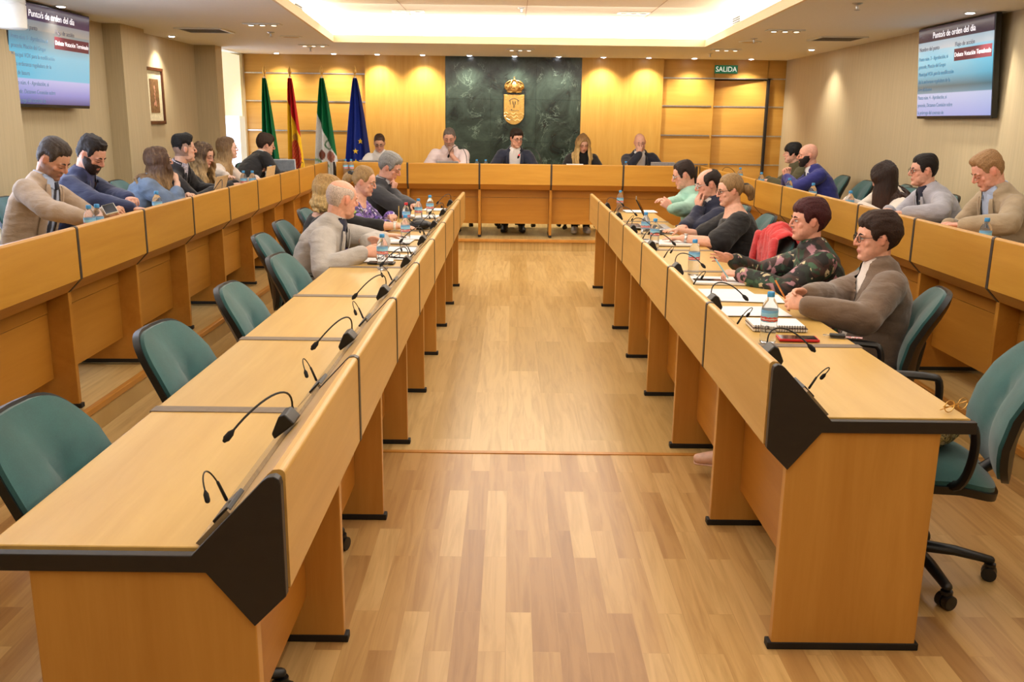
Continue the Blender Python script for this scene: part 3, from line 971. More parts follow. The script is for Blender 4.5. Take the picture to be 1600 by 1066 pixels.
def desk_meshes(tone):
    top, fas, pan, leg = (W_LIGHT, W_FASC, W_ORANGE2, W_LEG) if tone == 'light' else (W_WARM, W_WARM, W_ORANGE2, W_ORANGE2)
    h = PM / 2 - .012
    d = {}
    d['tabletop'] = MB().prism([(DB - .004, ZT), (DA - .004, ZT), (DA, ZT - .004), (DA, .712), (.16, .712)], -h, h).mesh('tabletop', top, bevel=.002, seg=1)
    d['slope_panel'] = MB().prism([(DB, ZT - .002), (.036, .893), (.024, .88), (.165, .722)], -h, h).mesh('slope_panel', top)
    ar = [(.012 - .012 * math.cos(a), .894 + .012 * math.sin(a)) for a in [PI / 2 * i / 5 for i in range(6)]]
    d['fascia'] = MB().prism([(0, ZF)] + ar + [(.024, .9045), (.036, .894), (.022, .875), (.02, ZF + .004)], -h, h).mesh('fascia', fas)
    d['under_panel'] = MB().prism([(0.001, ZF), (DC, ZB), (.157, .706), (.155, .712), (.02, .66)], -h, h).mesh('under_panel', pan)
    d['modesty_panel'] = MB().box((.185, 0, .318), (.02, PM - .036, .326)).mesh('modesty_panel', pan)
    d['service_panel'] = MB().box((.182, 0, .596), (.02, PM - .036, .222)).mesh('service_panel', pan)
    d['cable_tray'] = MB().prism([(.176, ZT + .003), (.112, .812), (.118, .819), (.184, ZT + .008)], -h, h).mesh('cable_tray', TRAY)
    d['side_panel'] = MB().box(((DC + DD) / 2, 0, .36), (DD - DC, .032, .69)).mesh('side_panel', leg, bevel=.003)
    d['foot'] = MB().box(((DC + DD) / 2, 0, .012), (DD - DC + .024, .038, .024)).mesh('foot', RUBBER, bevel=.003)
    # black strip over a joint: outline of the profile as a thin band
    o = .0022
    band = [(DA + o, ZT - .03), (DA + o, ZT + o), (DB, ZT + o), (.036, .8965), (.024, .907), (.011, .9085), (0, .9035), (-o, .893), (-o, ZF - .001), (DC - .001, ZB - o * 1.2)]
    inn = [(DA - .006, ZT - .03), (DA - .006, ZT - .006), (DB - .005, ZT - .006), (.034, .885), (.024, .893), (.013, .894), (.008, .892), (.006, .886), (.006, ZF + .003), (DC + .004, ZB + .008)]
    m = MB(); n = len(band); w = .0115
    vs = [(x, y, z) for y in (-w, w) for x, z in band + inn]
    fs = []
    for i in range(n - 1):
        for base in (0,):
            a, b_, c, d_ = i, i + 1, n + i + 1, n + i
            fs.append((a, b_, c, d_)); fs.append(tuple(2 * n + q for q in (d_, c, b_, a)))
            fs.append((i, 2 * n + i, 2 * n + i + 1, i + 1)); fs.append((n + i + 1, 2 * n + n + i + 1, 2 * n + n + i, n + i))
    fs += [(0, n, 3 * n, 2 * n), (n - 1, 3 * n - 1, 4 * n - 1, 2 * n - 1)]
    d['joint_strip'] = m.add(vs, fs).mesh('joint_strip', plain('joint_strip_' + tone, (62, 52, 44), .45))
    d['joint_cover'] = MB().box(((DA + DB) / 2 + .004, 0, ZT - .002), (DA - DB - .004, .05, .010)).mesh('joint_cover', GREYSTRIP, bevel=.002)
    d['end_plate'] = MB().prism(PLATE, -.011, .011).mesh('end_plate', BLACK, bevel=.002)
    return d


DM = {'light': desk_meshes('light'), 'orange': desk_meshes('orange')}  # orange set: same wood, warm light put into the colour


def make_desk(loc, rz, tone, label, group, legs=(-1,), plates=(), joints=(-1,)):
    t = empty('conference_desk', loc, rz, label, 'desk', group)
    d = DM[tone]
    for nme in ('tabletop', 'slope_panel', 'fascia', 'under_panel', 'modesty_panel', 'service_panel', 'cable_tray'):
        link(nme, d[nme], t)
    for sgn in legs:
        o = link('side_panel', d['side_panel'], t); o.location = (0, sgn * PM / 2, 0)
        f = link('foot', d['foot'], o)
    for sgn in joints:
        o = link('joint_strip', d['joint_strip'], t); o.location = (0, sgn * PM / 2, 0)
        link('joint_cover', d['joint_cover'], o)
    for sgn in plates:
        o = link('end_plate', d['end_plate'], t); o.location = (0, sgn * (PM / 2 + .016), 0)
    return t


ORD = ['first', 'second', 'third', 'fourth', 'fifth', 'sixth', 'seventh', 'eighth', 'ninth', 'tenth', 'eleventh', 'twelfth']
NL, NR = 8, 7
for k in range(NL):
    last = k == NL - 1
    lb = 'light wood desk with black end plate, near end of left inner row' if k == 0 else 'light wood desk, %s from the near end of the left inner row' % ORD[k]
    make_desk((XL, YL0 + PM * (k + .5), 0), PI, 'light', lb, 'desks of the left inner row', (1, -1) if last else (1,), ((1,) if k == 0 else ()) + ((-1,) if last else ()), (1,) if k else ())
for k in range(NR):
    last = k == NR - 1
    lb = 'light wood desk with black end plate, near end of right inner row' if k == 0 else 'light wood desk, %s from the near end of the right inner row' % ORD[k]
    make_desk((XR, YR0 + PM * (k + .5), 0), 0, 'light', lb, 'desks of the right inner row', (-1, 1) if last else (-1,), ((-1,) if k == 0 else ()) + ((1,) if last else ()), (-1,) if k else ())
LOX, LOY, LOS = -2.0774, 4.39, -.0226
LROT = math.atan2(.0226, PM)


def lo(k, off=0.0, along=0.0):
    """point of the left outer row at boundary k, off metres from the fascia towards the user"""
    return Vector((LOX + LOS * k - off, LOY + PM * k + along, 0))


for i, k in enumerate(range(-2, 8)):
    p = (lo(k) + lo(k + 1)) / 2
    make_desk((p.x, p.y, S), PI + LROT, 'orange', 'warm-lit wood desk on the left platform, %s from the camera end' % ORD[i], 'desks on the left platform',
              (1, -1) if k == 7 else (1,), (-1,) if k == 7 else (1,) if i == 0 else (), (1,) if i else ())
ROX, ROY = 2.336, 4.418
for i, k in enumerate(range(-1, 8)):
    make_desk((ROX, ROY + PM * (k + .5), S), 0, 'orange', 'warm-lit wood desk on the right platform, %s from the camera end' % ORD[i], 'desks on the right platform',
              (-1, 1) if k == 7 else (-1,), (1,) if k == 7 else (-1,) if i == 0 else (), (-1,) if i else ())
XB0, YB = -1.2735, 11.431
for i in range(5):
    make_desk((XB0 + PM * (i - .5), YB, S), PI / 2, 'orange', 'warm-lit wood desk of the top table, %s from the left' % ORD[i], 'desks of the top table',
              (1, -1) if i == 4 else (1,), ((1,) if i == 0 else ()) + ((-1,) if i == 4 else ()), (1,) if i else ())

# ------------------------------------------------------------------ office chairs (local: sitter looks along +y)


def pad(w0, w1, h, th, rc, bow, n=28, m=16, crease=.012, front=True):
    """upholstered pad in the xz plane, z from 0 to h, front face at +y; returns (front mesh builder, shell builder)"""
    def outline(a):
        # superellipse outline, a in 0..2pi
        c, s = math.cos(a), math.sin(a)
        e = 2 / 4.2
        x = math.copysign(abs(c) ** e, c); z = math.copysign(abs(s) ** e, s)
        v = (z + 1) / 2
        return x * (w0 + (w1 - w0) * v) / 2 * (1 - .12 * max(0, v - .7) / .3), z

    def body(sc, y_edge, puff, back):
        mb = MB(); vs = []; N = 40; R = 9
        for r in range(R + 1):
            f = 1 - r / R
            f = f ** .8
            for k in range(N):
                x, z = outline(2 * PI * k / N)
                x *= f * sc; z *= f * (1 + (sc - 1) * .9)
                zz = (z + 1) / 2 * h
                y = bow * (x / (w0 / 2)) ** 2 + .035 * math.cos((z + .25) * 2.2) - .035
                dome = (1 - f ** 4) * puff
                if not back: dome -= crease * math.exp(-(x / .045) ** 2) * (1 - f ** 2) * (.4 + .6 * (z < .3))
                vs.append((x, y + y_edge + (dome if not back else -dome), zz))
        fs = []
        for r in range(R):
            for k in range(N):
                fs.append((r * N + k, r * N + (k + 1) % N, (r + 1) * N + (k + 1) % N, (r + 1) * N + k))
        return vs, fs, N
    fm = MB()
    v1, f1, N = body(1.0, 0, th * .5, False)
    v2, f2, N = body(1.0, -th * .35, .002, True)
    fm.add(v1 + v2, f1 + [tuple(len(v1) + q for q in reversed(f)) for f in f2] + [(k, len(v1) + k, len(v1) + (k + 1) % N, (k + 1) % N) for k in range(N)])
    sm = MB()
    v1, f1, N = body(1.045, -th * .22, .0, True)
    v2, f2, N = body(1.03, -th * .62, .018, True)
    sm.add(v1 + v2, f1 + [tuple(len(v1) + q for q in reversed(f)) for f in f2] + [(k, len(v1) + k, len(v1) + (k + 1) % N, (k + 1) % N) for k in range(N)])
    return fm, sm


def chair_meshes(fab):
    d = {}
    f, s = pad(.46, .42, .46, .06, .1, .045, crease=.02)
    T = Matrix.Translation((0, -.195, .425)) @ Matrix.Rotation(math.radians(11), 4, 'X')
    d['backrest'] = f.xf(T).mesh('backrest', fab, True); d['back_shell'] = s.xf(T).mesh('back_shell', BLACKP, True)
    f, s = pad(.46, .48, .46, .07, .1, .0, crease=0)
    T = Matrix.Translation((0, -.22, .44)) @ Matrix.Rotation(-PI / 2, 4, 'X') @ Matrix.Scale(-1, 4, (0, 0, 1))
    T = Matrix.Translation((0, -.22, .44)) @ Matrix(((1, 0, 0, 0), (0, 0, 1, 0), (0, 1, 0, 0), (0, 0, 0, 1)))
    d['seat'] = f.xf(T).mesh('seat', fab, True); d['seat_shell'] = s.xf(T).mesh('seat_shell', BLACKP, True)
    d['back_bar'] = MB().tube([(0, -.05, .40), (0, -.2, .41), (0, -.27, .47), (0, -.295, .62)], [.02, .022, .022, .018], 10).mesh('back_bar', BLACKP, True)
    d['column'] = MB().lathe([(.03, .1), (.03, .25), (.018, .255), (.018, .38), (.06, .385), (.07, .42)], (0, 0, 0), 16).mesh('column', BLACKP, True)
    d['hub'] = MB().lathe([(.045, .06), (.05, .075), (.045, .125), (.03, .135)], (0, 0, 0), 18).mesh('hub', BLACKP, True)
    for sx in (-1, 1):
        pts = bez((sx * .225, -.06, .425), (sx * .31, -.09, .42), (sx * .29, -.12, .66), (sx * .272, -.07, .655), 12) + bez((sx * .272, -.03, .658), (sx * .27, .05, .66), (sx * .265, .12, .66), (sx * .26, .2, .645), 6)
        d['arm%d' % sx] = MB().loft(pts, [(.022, .014)] * 13 + [(.026, .014)] * 6 + [(.022, .012)], (1, 0, 0), 10).mesh('armrest', BLACKP, True)
    d['spoke'] = MB().loft([(0, .03, .1), (0, .15, .095), (0, .27, .075)], [(.026, .022), (.022, .018), (.018, .014)], (1, 0, 0), 10).mesh('base_leg', BLACKP, True)
    cw = MB()
    for sx in (-1, 1):
        cw.lathe([(.012, -.012), (.025, -.011), (.026, 0), (.025, .011), (.012, .012)], (sx * .014, 0, .026), 16, Matrix.Rotation(PI / 2, 3, 'Y'))
    cw.lathe([(.008, .02), (.014, .045), (.02, .05), (.02, .062)], (0, .0, 0), 10)
    d['castor'] = cw.mesh('castor', BLACKP, True)
    return d


CM = {'teal': chair_meshes(TEAL), 'black': chair_meshes(DARKUP)}


def make_chair(x, y, z, face, label, group='office chairs', kind='teal', spin=0):
    """face: heading in degrees, 0 = +y"""
    t = empty('office_chair', (x, y, z), math.radians(face), label, 'chair', group)
    d = CM[kind]
    link('back_shell', d['back_shell'], link('backrest', d['backrest'], t))
    link('seat_shell', d['seat_shell'], link('seat', d['seat'], t))
    for n in ('back_bar', 'column', 'hub'): link(n, d[n], t)
    link('armrest', d['arm-1'], t); link('armrest', d['arm1'], t)
    for k in range(5):
        o = link('base_leg', d['spoke'], t); o.rotation_euler = (0, 0, k * 2 * PI / 5 + .35 + spin)
        c = link('castor', d['castor'], o); c.location = (0, .27, 0); c.rotation_euler = (0, 0, .9 + k)
    return t


# empty chairs of the inner rows
for y, x, lb in ((2.16, -.875, 'empty teal chair at the nearest desk of the left inner row'), (3.07, -.875, 'empty teal chair, second from the camera in the left inner row'),
                 (3.90, -.87, 'empty teal chair, third from the camera in the left inner row'), (4.77, -.88, 'empty teal chair left of the man in the pale grey blazer')):
    make_chair(x, y, 0, -90 + random.uniform(-4, 4), lb)
make_chair(1.455, 3.04, 0, 76, 'empty teal chair with a bag on it at the near right desk', spin=math.radians(15))

# ------------------------------------------------------------------ microphones and small things on the desks
MICHEAD = plain('mic_foam', (24, 22, 22), .9)
wedge = MB().prism([(-.05, 0), (.05, 0), (.045, .022), (-.02, .058), (-.045, .05)], -.055, .055).mesh('mic_base', BLACKP, bevel=.006)
plate = MB().prism([(-.035, 0), (.035, 0), (.033, .012), (-.033, .016)], -.075, .075).mesh('mic_plate', BLACKP, bevel=.003)


def mic(p, rz, label, group, kind='wedge', rise=.17, reach=.2, side=.1, red=False, ez=.05):
    """p on the slope; rz so that local +x runs towards the speaker, y along the row"""
    t = empty('gooseneck_microphone' if kind == 'wedge' else 'stalk_microphone', p, rz, label, 'microphone', group)
    t.scale = (.66, .66, .66)
    if kind == 'wedge':
        b = link('mic_base', wedge, t); b.rotation_euler = (0, math.radians(38), 0)
        a = Vector((.0, -.07, .03)); e = Vector((reach, side, ez))
        pts = bez(a, a + Vector((-.02, -.03, rise)), e + Vector((-.09, -.06, rise * .75)), e, 16)
        MB().tube([a + Vector((0, 0, -.03)), a, pts[1]], [.011, .009, .006], 8).build('neck_socket', BLACKP, t, smooth=True)
        MB().tube(pts, .0042, 6).build('gooseneck', BLACKP, t, smooth=True)
        d = (pts[-1] - pts[-2]).normalized()
        MB().tube([e, e + d * .012, e + d * .036, e + d * .044], [.006, .012, .013, .008], 10).build('mic_head', MICHEAD, t, smooth=True)
        if red: MB().tube([e - d * .008, e + d * .002], [.0085, .0085], 10).build('light_ring', emit('mic_red', (230, 30, 40), 1.5), t, smooth=True)
    else:
        b = link('mic_plate', plate, t); b.rotation_euler = (0, math.radians(42), 0)
        a = Vector((.02, -.03, .012)); e = Vector((reach, side, .075))
        pts = bez(a, a + Vector((.05, -.01, rise * .8)), e + Vector((.03, -.04, .06)), e, 14)
        MB().tube([a, a + (pts[2] - a) * 1.2], [.006, .005], 8).build('neck_socket', BLACKP, t, smooth=True)
        MB().tube(pts, .0026, 6).build('gooseneck', BLACKP, t, smooth=True)
        d = (pts[-1] - pts[-2]).normalized()
        MB().tube([e, e + d * .01, e + d * .03], [.004, .0085, .0085], 8).build('mic_head', MICHEAD, t, smooth=True)
    return t


for k in range(NL):
    yc = YL0 + PM * (k + .5)
    mic((XL - .115, yc + .06, .822), PI, 'gooseneck microphone on the %s desk from the near end, left inner row' % ORD[k], 'wedge gooseneck microphones', 'wedge', .15, .12 + .05 * random.random(), .16 + .08 * random.random())
    mic((XL - .13, YL0 + PM * k + .07, .80), PI, 'thin stalk microphone on the %s desk from the near end, left inner row' % ORD[k], 'thin stalk microphones', 'stalk', .16, .05 + .06 * random.random(), .03 + .05 * random.random())
for k in range(NR):
    yc = YR0 + PM * (k + .5)
    t = mic((XR + .115, yc - .05, .822), 0, 'gooseneck microphone on the %s desk from the near end, right inner row' % ORD[k], 'wedge gooseneck microphones', 'wedge', .13, .2, -.06)
    t.scale = (.66, -.66, .66)
    mic((XR + .13, YR0 + PM * k + .1, .80), 0, 'thin stalk microphone on the %s desk from the near end, right inner row' % ORD[k], 'thin stalk microphones', 'stalk', .14, .09, -.02)
mic((.10 + .2, YB + .115, S + .83), PI / 2, 'gooseneck microphone with a red ring before the man in glasses at the top table', 'wedge gooseneck microphones', 'wedge', .24, .2, .2, True, .17).scale = (1, 1, 1)
mic((-.62, YB + .115, S + .83), PI / 2, 'gooseneck microphone before the man in the white shirt, top table', 'wedge gooseneck microphones', 'wedge', .26, .2, .16, False, .17).scale = (1, 1, 1)
mic((ROX + .13, 10.9, S + .83), 0, 'gooseneck microphone at the far empty desk of the right platform', 'wedge gooseneck microphones', 'wedge', .16, .22, -.1)
mic((-2.15 - .13, 7.25, S + .83), PI, 'gooseneck microphone before the woman in the denim jacket', 'wedge gooseneck microphones', 'wedge', .2, .1, -.1)
mic((-2.2 - .13, 10.35, S + .83), PI, 'gooseneck microphone beside the open laptop, left platform', 'wedge gooseneck microphones', 'wedge', .2, .1, -.1)

# bottles
PET, nt, b = newmat('clear_plastic')
b.inputs['Base Color'].default_value = (.92, .96, 1, 1); b.inputs['Roughness'].default_value = .08
b.inputs['Transmission Weight'].default_value = .9; b.inputs['IOR'].default_value = 1.10
LABELM, nt, b = newmat('bottle_label')
tc = node(nt, 'ShaderNodeTexCoord'); sx = node(nt, 'ShaderNodeSeparateXYZ'); nt.links.new(tc.outputs['Generated'], sx.inputs[0])
nz = node(nt, 'ShaderNodeTexNoise', i_Scale=5.0); nt.links.new(tc.outputs['Generated'], nz.inputs['Vector'])
ad = node(nt, 'ShaderNodeMath', operation='MULTIPLY_ADD'); ad.inputs[1].default_value = .25; nt.links.new(nz.outputs['Fac'], ad.inputs[0]); nt.links.new(sx.outputs['Z'], ad.inputs[2])
rp = node(nt, 'ShaderNodeValToRGB'); rp.color_ramp.interpolation = 'CONSTANT'; e = rp.color_ramp.elements
e[0].color = (*s2l((120, 190, 226)), 1); e[0].position = 0; e[1].color = (*s2l((222, 90, 84)), 1); e[1].position = .2
for p_, c_ in ((.34, (238, 232, 232)), (.42, (222, 86, 78)), (.56, (150, 206, 234)), (.9, (112, 176, 222))):
    q = e.new(p_); q.color = (*s2l(c_), 1)
nt.links.new(ad.outputs[0], rp.inputs['Fac']); nt.links.new(rp.outputs['Color'], b.inputs['Base Color']); b.inputs['Roughness'].default_value = .4
CAPB = plain('blue_cap', (64, 152, 214), .4, noise_amt=.02); CAPR = plain('red_cap', (206, 40, 44), .4, noise_amt=.02)
bott = MB().lathe([(.02, 0), (.029, .002), (.031, .008), (.029, .018), (.031, .028), (.029, .038), (.031, .05), (.031, .085), (.0315, .13), (.028, .15), (.018, .168), (.0125, .176), (.012, .186)], (0, 0, 0), 20).mesh('bottle_body', PET, 'all')
blab = MB().lathe([(.0316, .085), (.0322, .087), (.0322, .128), (.0316, .13)], (0, 0, 0), 20).mesh('bottle_label', LABELM, True)
bcap = {c: MB().lathe([(.0135, .18), (.0142, .182), (.0142, .196), (.012, .2)], (0, 0, 0), 16).mesh('bottle_cap', m_, True) for c, m_ in (('b', CAPB), ('r', CAPR))}


def bottle(x, y, z, label, cap='b', s=1.0):
    t = empty('water_bottle', (x, y, z), random.uniform(0, 6), label, 'bottle', 'small water bottles')
    t.scale = (s, s, s)
    link('bottle_body', bott, t); link('bottle_label', blab, t); link('bottle_cap', bcap[cap], t)


ZD = ZT + .0034
for px, py, lb, c in ((598, 421, 'water bottle in front of the man in the pale grey blazer', 'b'), (634, 382, 'blue capped water bottle beside the woman with the white watch', 'b'),
                      (635, 357, 'red capped water bottle by the woman in the purple blouse', 'r'), (654, 349, 'blue capped water bottle just right of the red capped one', 'b'), (672, 342, 'water bottle by the grey haired man in the dark suit', 'b')):
    p = at(px, py, Z=ZD); bottle(p.x, p.y, ZD, lb, c)
for px, py, lb in ((967, 330, 'water bottle at the far end of the right inner row'), (1007, 375, 'left one of two water bottles before the man in the mint shirt'), (1020, 388, 'right one of two water bottles, by the navy jacket man'),
                   (1083, 430, 'water bottle near the hands of the woman in the camouflage blouse'), (1199, 535, 'big near water bottle before the woman in the brown cardigan')):
    p = at(px, py, Z=ZD); bottle(max(p.x, XR + DB + .04), min(p.y, YR0 + PM * NR - .06), ZD, lb)
ZD2 = ZT + S + .0034
for px, py, lb in ((138, 321, 'left one of two water bottles before the beige blazer man on the left'), (151, 322, 'right one of two water bottles before the beige blazer man on the left'),
                   (244, 299, 'water bottle beside the denim jacket woman'), (380, 267, 'water bottle before the woman in the cream sweater'), (394, 269, 'water bottle next to the cream lid, left platform'),
                   (423, 259, 'water bottle in front of the turned man in black'), (514, 249, 'left bottle of the pair in the far left corner of the desks'), (521, 249, 'right bottle of the pair in the far left corner of the desks'),
                   (1157, 262, 'water bottle before the far empty chair, right platform'), (1190, 271, 'water bottle left of the fringed woman in olive'), (1234, 280, 'water bottle under the clasped hands of the bald man'),
                   (1271, 289, 'water bottle right of the bald man in the blue suit'), (1329, 302, 'water bottle before the empty teal chair, right platform'), (1543, 341, 'water bottle before the beige blazer man on the right'),
                   (745, 251, 'left bottle of the pair at the top table'), (759, 251, 'right bottle of the pair at the top table'), (978, 252, 'bottle beside the bald man at the top table')):
    p = at(px, py, Z=ZD2 + .198)
    x, y = p.x, p.y
    if py < 262 and 500 < px < 530: x, y = (-2.02 if px < 518 else -1.95), 11.36
    elif px in (745, 759, 978): y = YB + .3; x = at(px, py, Y=y).x
    elif px < 600: x = min(x, lo((y - LOY) / PM).x - DB - .04)
    else: x = max(x, ROX + DB + .04)
    if 530 > px or px > 1100:
        if abs(x - p.x) > .002 and not (500 < px < 530): y = at(px, py, X=x).y
    z = ZD2 if not (py < 262 and 500 < px < 530) else ZD2
    bottle(x, y, z, lb)


def flat(name, c, size, rz, mat, label, cat, group=None, bevel=.002, h=.008, kidsfn=None):
    t = empty(name, c, rz, label, cat, group)
    MB().box((0, 0, h / 2), (size[0], size[1], h)).build('body' if kidsfn else 'sheet', mat, t, bevel=min(bevel, h * .4))
    if kidsfn: kidsfn(t, h)
    return t


NSH = 0


def sheet(px, py, rz, label, size=(.21, .297), z=ZD, n=1, lift=0):
    p = at(px, py, Z=z)
    h = .0012 * n
    global NSH
    NSH += 1; lift += .0006 * (NSH % 6)
    o = MB().box((0, 0, h / 2), (size[0], size[1], h)).build('paper_sheet', PAPER)
    if n > 3:
        o.name = 'paper_stack'
    o.location = (p.x, p.y, z + lift); o.rotation_euler = (0, 0, rz)
    return tag(o, label, 'paper', 'papers on the desks')


sheet(588, 404, .1, 'sheet of paper under the hands of the pale grey blazer man', lift=.0)
sheet(622, 402, 1.5, 'sheet of paper beside the near left bottle')
sheet(618, 390, 1.45, 'paper with a pen on it in front of the woman in black', n=2)
sheet(645, 372, 1.5, 'notepad page under the hand with the white watch', n=4)
sheet(610, 378, 1.5, 'paper beside the black sleeve of the hidden woman', n=2)
sheet(660, 338, 1.4, 'paper between the bottles and the grey haired man', n=3)
sheet(688, 328, 1.5, 'paper at the far end of the left inner row', n=4)
sheet(1000, 331, 1.6, 'papers under the far right microphone', n=5)
sheet(1050, 362, 1.5, 'dark folder like paper under the mouse hand', n=4)
sheet(1055, 382, 1.55, 'stack of papers under the forearms of the black shirt woman', n=10)
sheet(1028, 378, 1.2, 'white sheet left of the paper stack of the black shirt woman', n=1)
sheet(1125, 440, 1.5, 'open notebook page under the gesturing hands', n=8)
sheet(1130, 458, 1.6, 'loose sheet in front of the camouflage blouse, farther', n=1)
sheet(1172, 466, 1.45, 'loose sheet in front of the camouflage blouse, nearer', n=1)
sheet(1175, 487, 1.6, 'white sheet under the clasped hands of the cardigan woman', n=1)
p = at(1212, 512, Z=ZD)
t = empty('spiral_notebook', (p.x, p.y, ZD), 1.53, 'white spiral notebooks stacked beside the near right bottle', 'notebook')
MB().box((0, 0, .006), (.155, .22, .012)).box((.003, .004, .019), (.15, .21, .01)).build('pages', PAPER, t, bevel=.001)
MB().box((0, 0, .0125), (.157, .222, .002)).build('cover', plain('dark_cover', (70, 30, 36), .5), t)
m = MB()
for k in range(20):
    for z in (.006, .019): m.tube([(-.077 + .006 * math.cos(a), -.1 + .0105 * k, z + .007 * math.sin(a)) for a in [2 * PI * j / 8 for j in range(9)]], .0011, 4)
m.build('spiral_wire', BLACKP, t)
GLASSB = plain('black_glass', (12, 13, 15), .08)


def phone(px, py, rz, label, col, z=ZD, tilt=None, pos=None):
    p = pos or at(px, py, Z=z)
    t = empty('smartphone', (p.x, p.y, p.z if pos else z), rz, label, 'phone', None)
    MB().box((0, 0, .005), (.075, .155, .01)).build('case', col, t, bevel=.003)
    MB().box((0, 0, .0098), (.067, .142, .001)).build('screen', GLASSB, t)
    if tilt: t.rotation_euler = (*tilt, rz)
    return t


phone(1246, 531, 1.5, 'smartphone in a red case beside the near right bottle', plain('red_case', (206, 34, 40), .45))
phone(1105, 440, 1.5, 'black smartphone before the gesturing woman', BLACKP)
phone(596, 412, 1.5, 'black smartphone beside the near left bottle', BLACKP)
phone(0, 0, .5, 'smartphone held by the beige blazer man on the left', plain('pale_case', (196, 186, 160), .4), tilt=(math.radians(16), math.radians(-14)), pos=at(172, 328, X=-2.47))
p = at(621, 404, Z=ZD)
t = empty('pen', (p.x, p.y, ZD + .006), 1.2, 'dark pen on the paper of the left inner row', 'pen')
MB().tube([(0, -.07, 0), (0, .05, 0), (0, .068, 0)], [.0045, .005, .002], 8).build('barrel', BLACKP, t, smooth=True)
MB().box((.0, -.045, .005), (.003, .04, .002)).build('clip', STEEL, t)
p = at(610, 405, Z=ZD)
t = empty('eyeglasses', (p.x, p.y, ZD), .4, 'folded black eyeglasses on the left inner desk', 'glasses')
m = MB()
for sx in (-1, 1): m.tube([(sx * .034 + .026 * math.cos(a), 0, .022 + .019 * math.sin(a)) for a in [2 * PI * j / 14 for j in range(15)]], .0022, 5)
m.tube([(-.01, 0, .025), (.01, 0, .025)], .002, 5).build('frame', BLACKP, t, smooth=True)
for sx in (-1, 1): MB().tube([(sx * .062, 0, .03), (sx * .03, .02, .012), (-sx * .05, .022, .006)], .002, 5).build('temple', BLACKP, t, smooth=True)
# car key with tag
p = at(1308, 527, Z=ZD)
t = empty('car_key', (p.x, p.y, ZD), 1.3, 'black car key with a striped tag beside the red phone', 'key')
MB().box((0, 0, .007), (.034, .06, .013)).build('key_fob', BLACKP, t, bevel=.005)
MB().tube([(.012 * math.cos(a), .042 + .012 * math.sin(a), .006) for a in [2 * PI * j / 12 for j in range(13)]], .0015, 5).build('key_ring', STEEL, t)
MB().box((0, -.06, .003), (.022, .07, .002)).build('strap', blotch('strap_stripes', [(220, 220, 220), (180, 30, 40), (230, 230, 230)], 60), t)
# handbag or pouch
p = at(657, 357, Z=ZD)
t = empty('black_pouch', (p.x, p.y, ZD), 1.4, 'crumpled black pouch behind the bottles, left inner desk', 'bag')
m = MB().ell((0, 0, .03), (.11, .09, .034), None, 20, 10).ell((.05, .03, .045), (.06, .05, .03), None, 16, 8).ell((-.05, -.02, .04), (.06, .06, .03), None, 16, 8)
m.v = [(x, y, max(0, z + .008 * noise.noise(Vector((x, y, z)) * 40))) for x, y, z in m.v]
m.build('pouch', plain('pouch_black', (24, 24, 26), .5, bump=.3), t, smooth='all')
MB().tube(bez((-.1, 0, .04), (-.12, .1, .09), (.08, .12, .08), (.1, .02, .04), 12), .004, 6).build('strap', BLACKP, t, smooth=True)
p = at(1008, 372, Z=ZD)
t = empty('cable_bundle', (1.12, 6.95, ZD), 1.0, 'tangled black cable with plug beside the right bottles', 'cable')
random.seed(3)
pts = [Vector((.06 * math.cos(a * 1.3) + .02 * math.sin(a * 3), .05 * math.sin(a) + .015 * math.cos(a * 2.3), .008 + .006 * math.sin(a * 2.1))) for a in [i * .35 for i in range(60)]]
MB().tube(pts, .0035, 5).build('cord', BLACKP, t, smooth=True)
MB().box((.08, 0, .012), (.04, .025, .022)).build('plug', BLACKP, t, bevel=.004)
# laptops and tablets
SILV = plain('laptop_silver', (176, 178, 182), .4, .4); SCR = plain('laptop_screen', (96, 106, 118), .15)
BEIGE = plain('beige_lid', (196, 166, 124), .5)


def laptop(x, y, z, rz, label, open_deg=100, mat=SILV, scr=SCR, w=.31, d=.21):
    t = empty('laptop', (x, y, z), rz, label, 'laptop', None)
    MB().box((0, 0, .008), (w, d, .014)).build('base', mat, t, bevel=.003)
    MB().box((0, .01, .0155), (w * .88, d * .55, .002)).build('keyboard', BLACKP, t)
    l = MB().box((0, 0, d / 2), (w, .008, d)).build('lid', mat, t, bevel=.003)
    l.location = (0, d / 2, .014); l.rotation_euler = (-math.radians(open_deg - 90), 0, 0)
    MB().box((0, -.0045, d / 2), (w * .92, .001, d * .88)).build('screen', scr, l)
    return t


# rz: local -y side faces the user
lp = at(344, 300, X=-2.40)
laptop(-2.50, lp.y - .1, ZD2, -PI / 2, 'open laptop with a brown back, before the young man in black', 105, BEIGE)
lp = at(407, 275, X=-2.45)
laptop(-2.48, lp.y, ZD2, -PI / 2, 'open laptop with a cream lid beside two bottles, left platform', 100, plain('cream_lid', (222, 190, 140), .6))
lp = at(472, 256, X=-2.52)
laptop(-2.62, 10.72, ZD2, -PI / 2 + 1.9, 'open grey laptop turned to the room in the far left corner', 112)
p = at(457, 262, X=-2.5)
t = empty('drinking_glass', (-2.5, 10.35, ZD2), 0, 'clear stemless glass beside the grey laptop', 'glass')
MB().lathe([(.02, 0), (.034, .01), (.042, .045), (.036, .09), (.034, .09), (.04, .045), (.032, .013), (.01, .008)], (0, 0, 0), 20).build('bowl', PET, t, smooth='all')
laptop(-.80, YB + .36, ZD2, PI, 'thin laptop before the white shirted man, top table', 104, SILV, w=.28, d=.168)
laptop(1.90, YB + .36, ZD2, PI, 'laptop before the bald man at the top table', 100, SILV, w=.30, d=.185)
laptop(-1.76, YB + .36, ZD2, PI, 'laptop before the woman in glasses at the top table', 104, SILV, w=.28, d=.168)
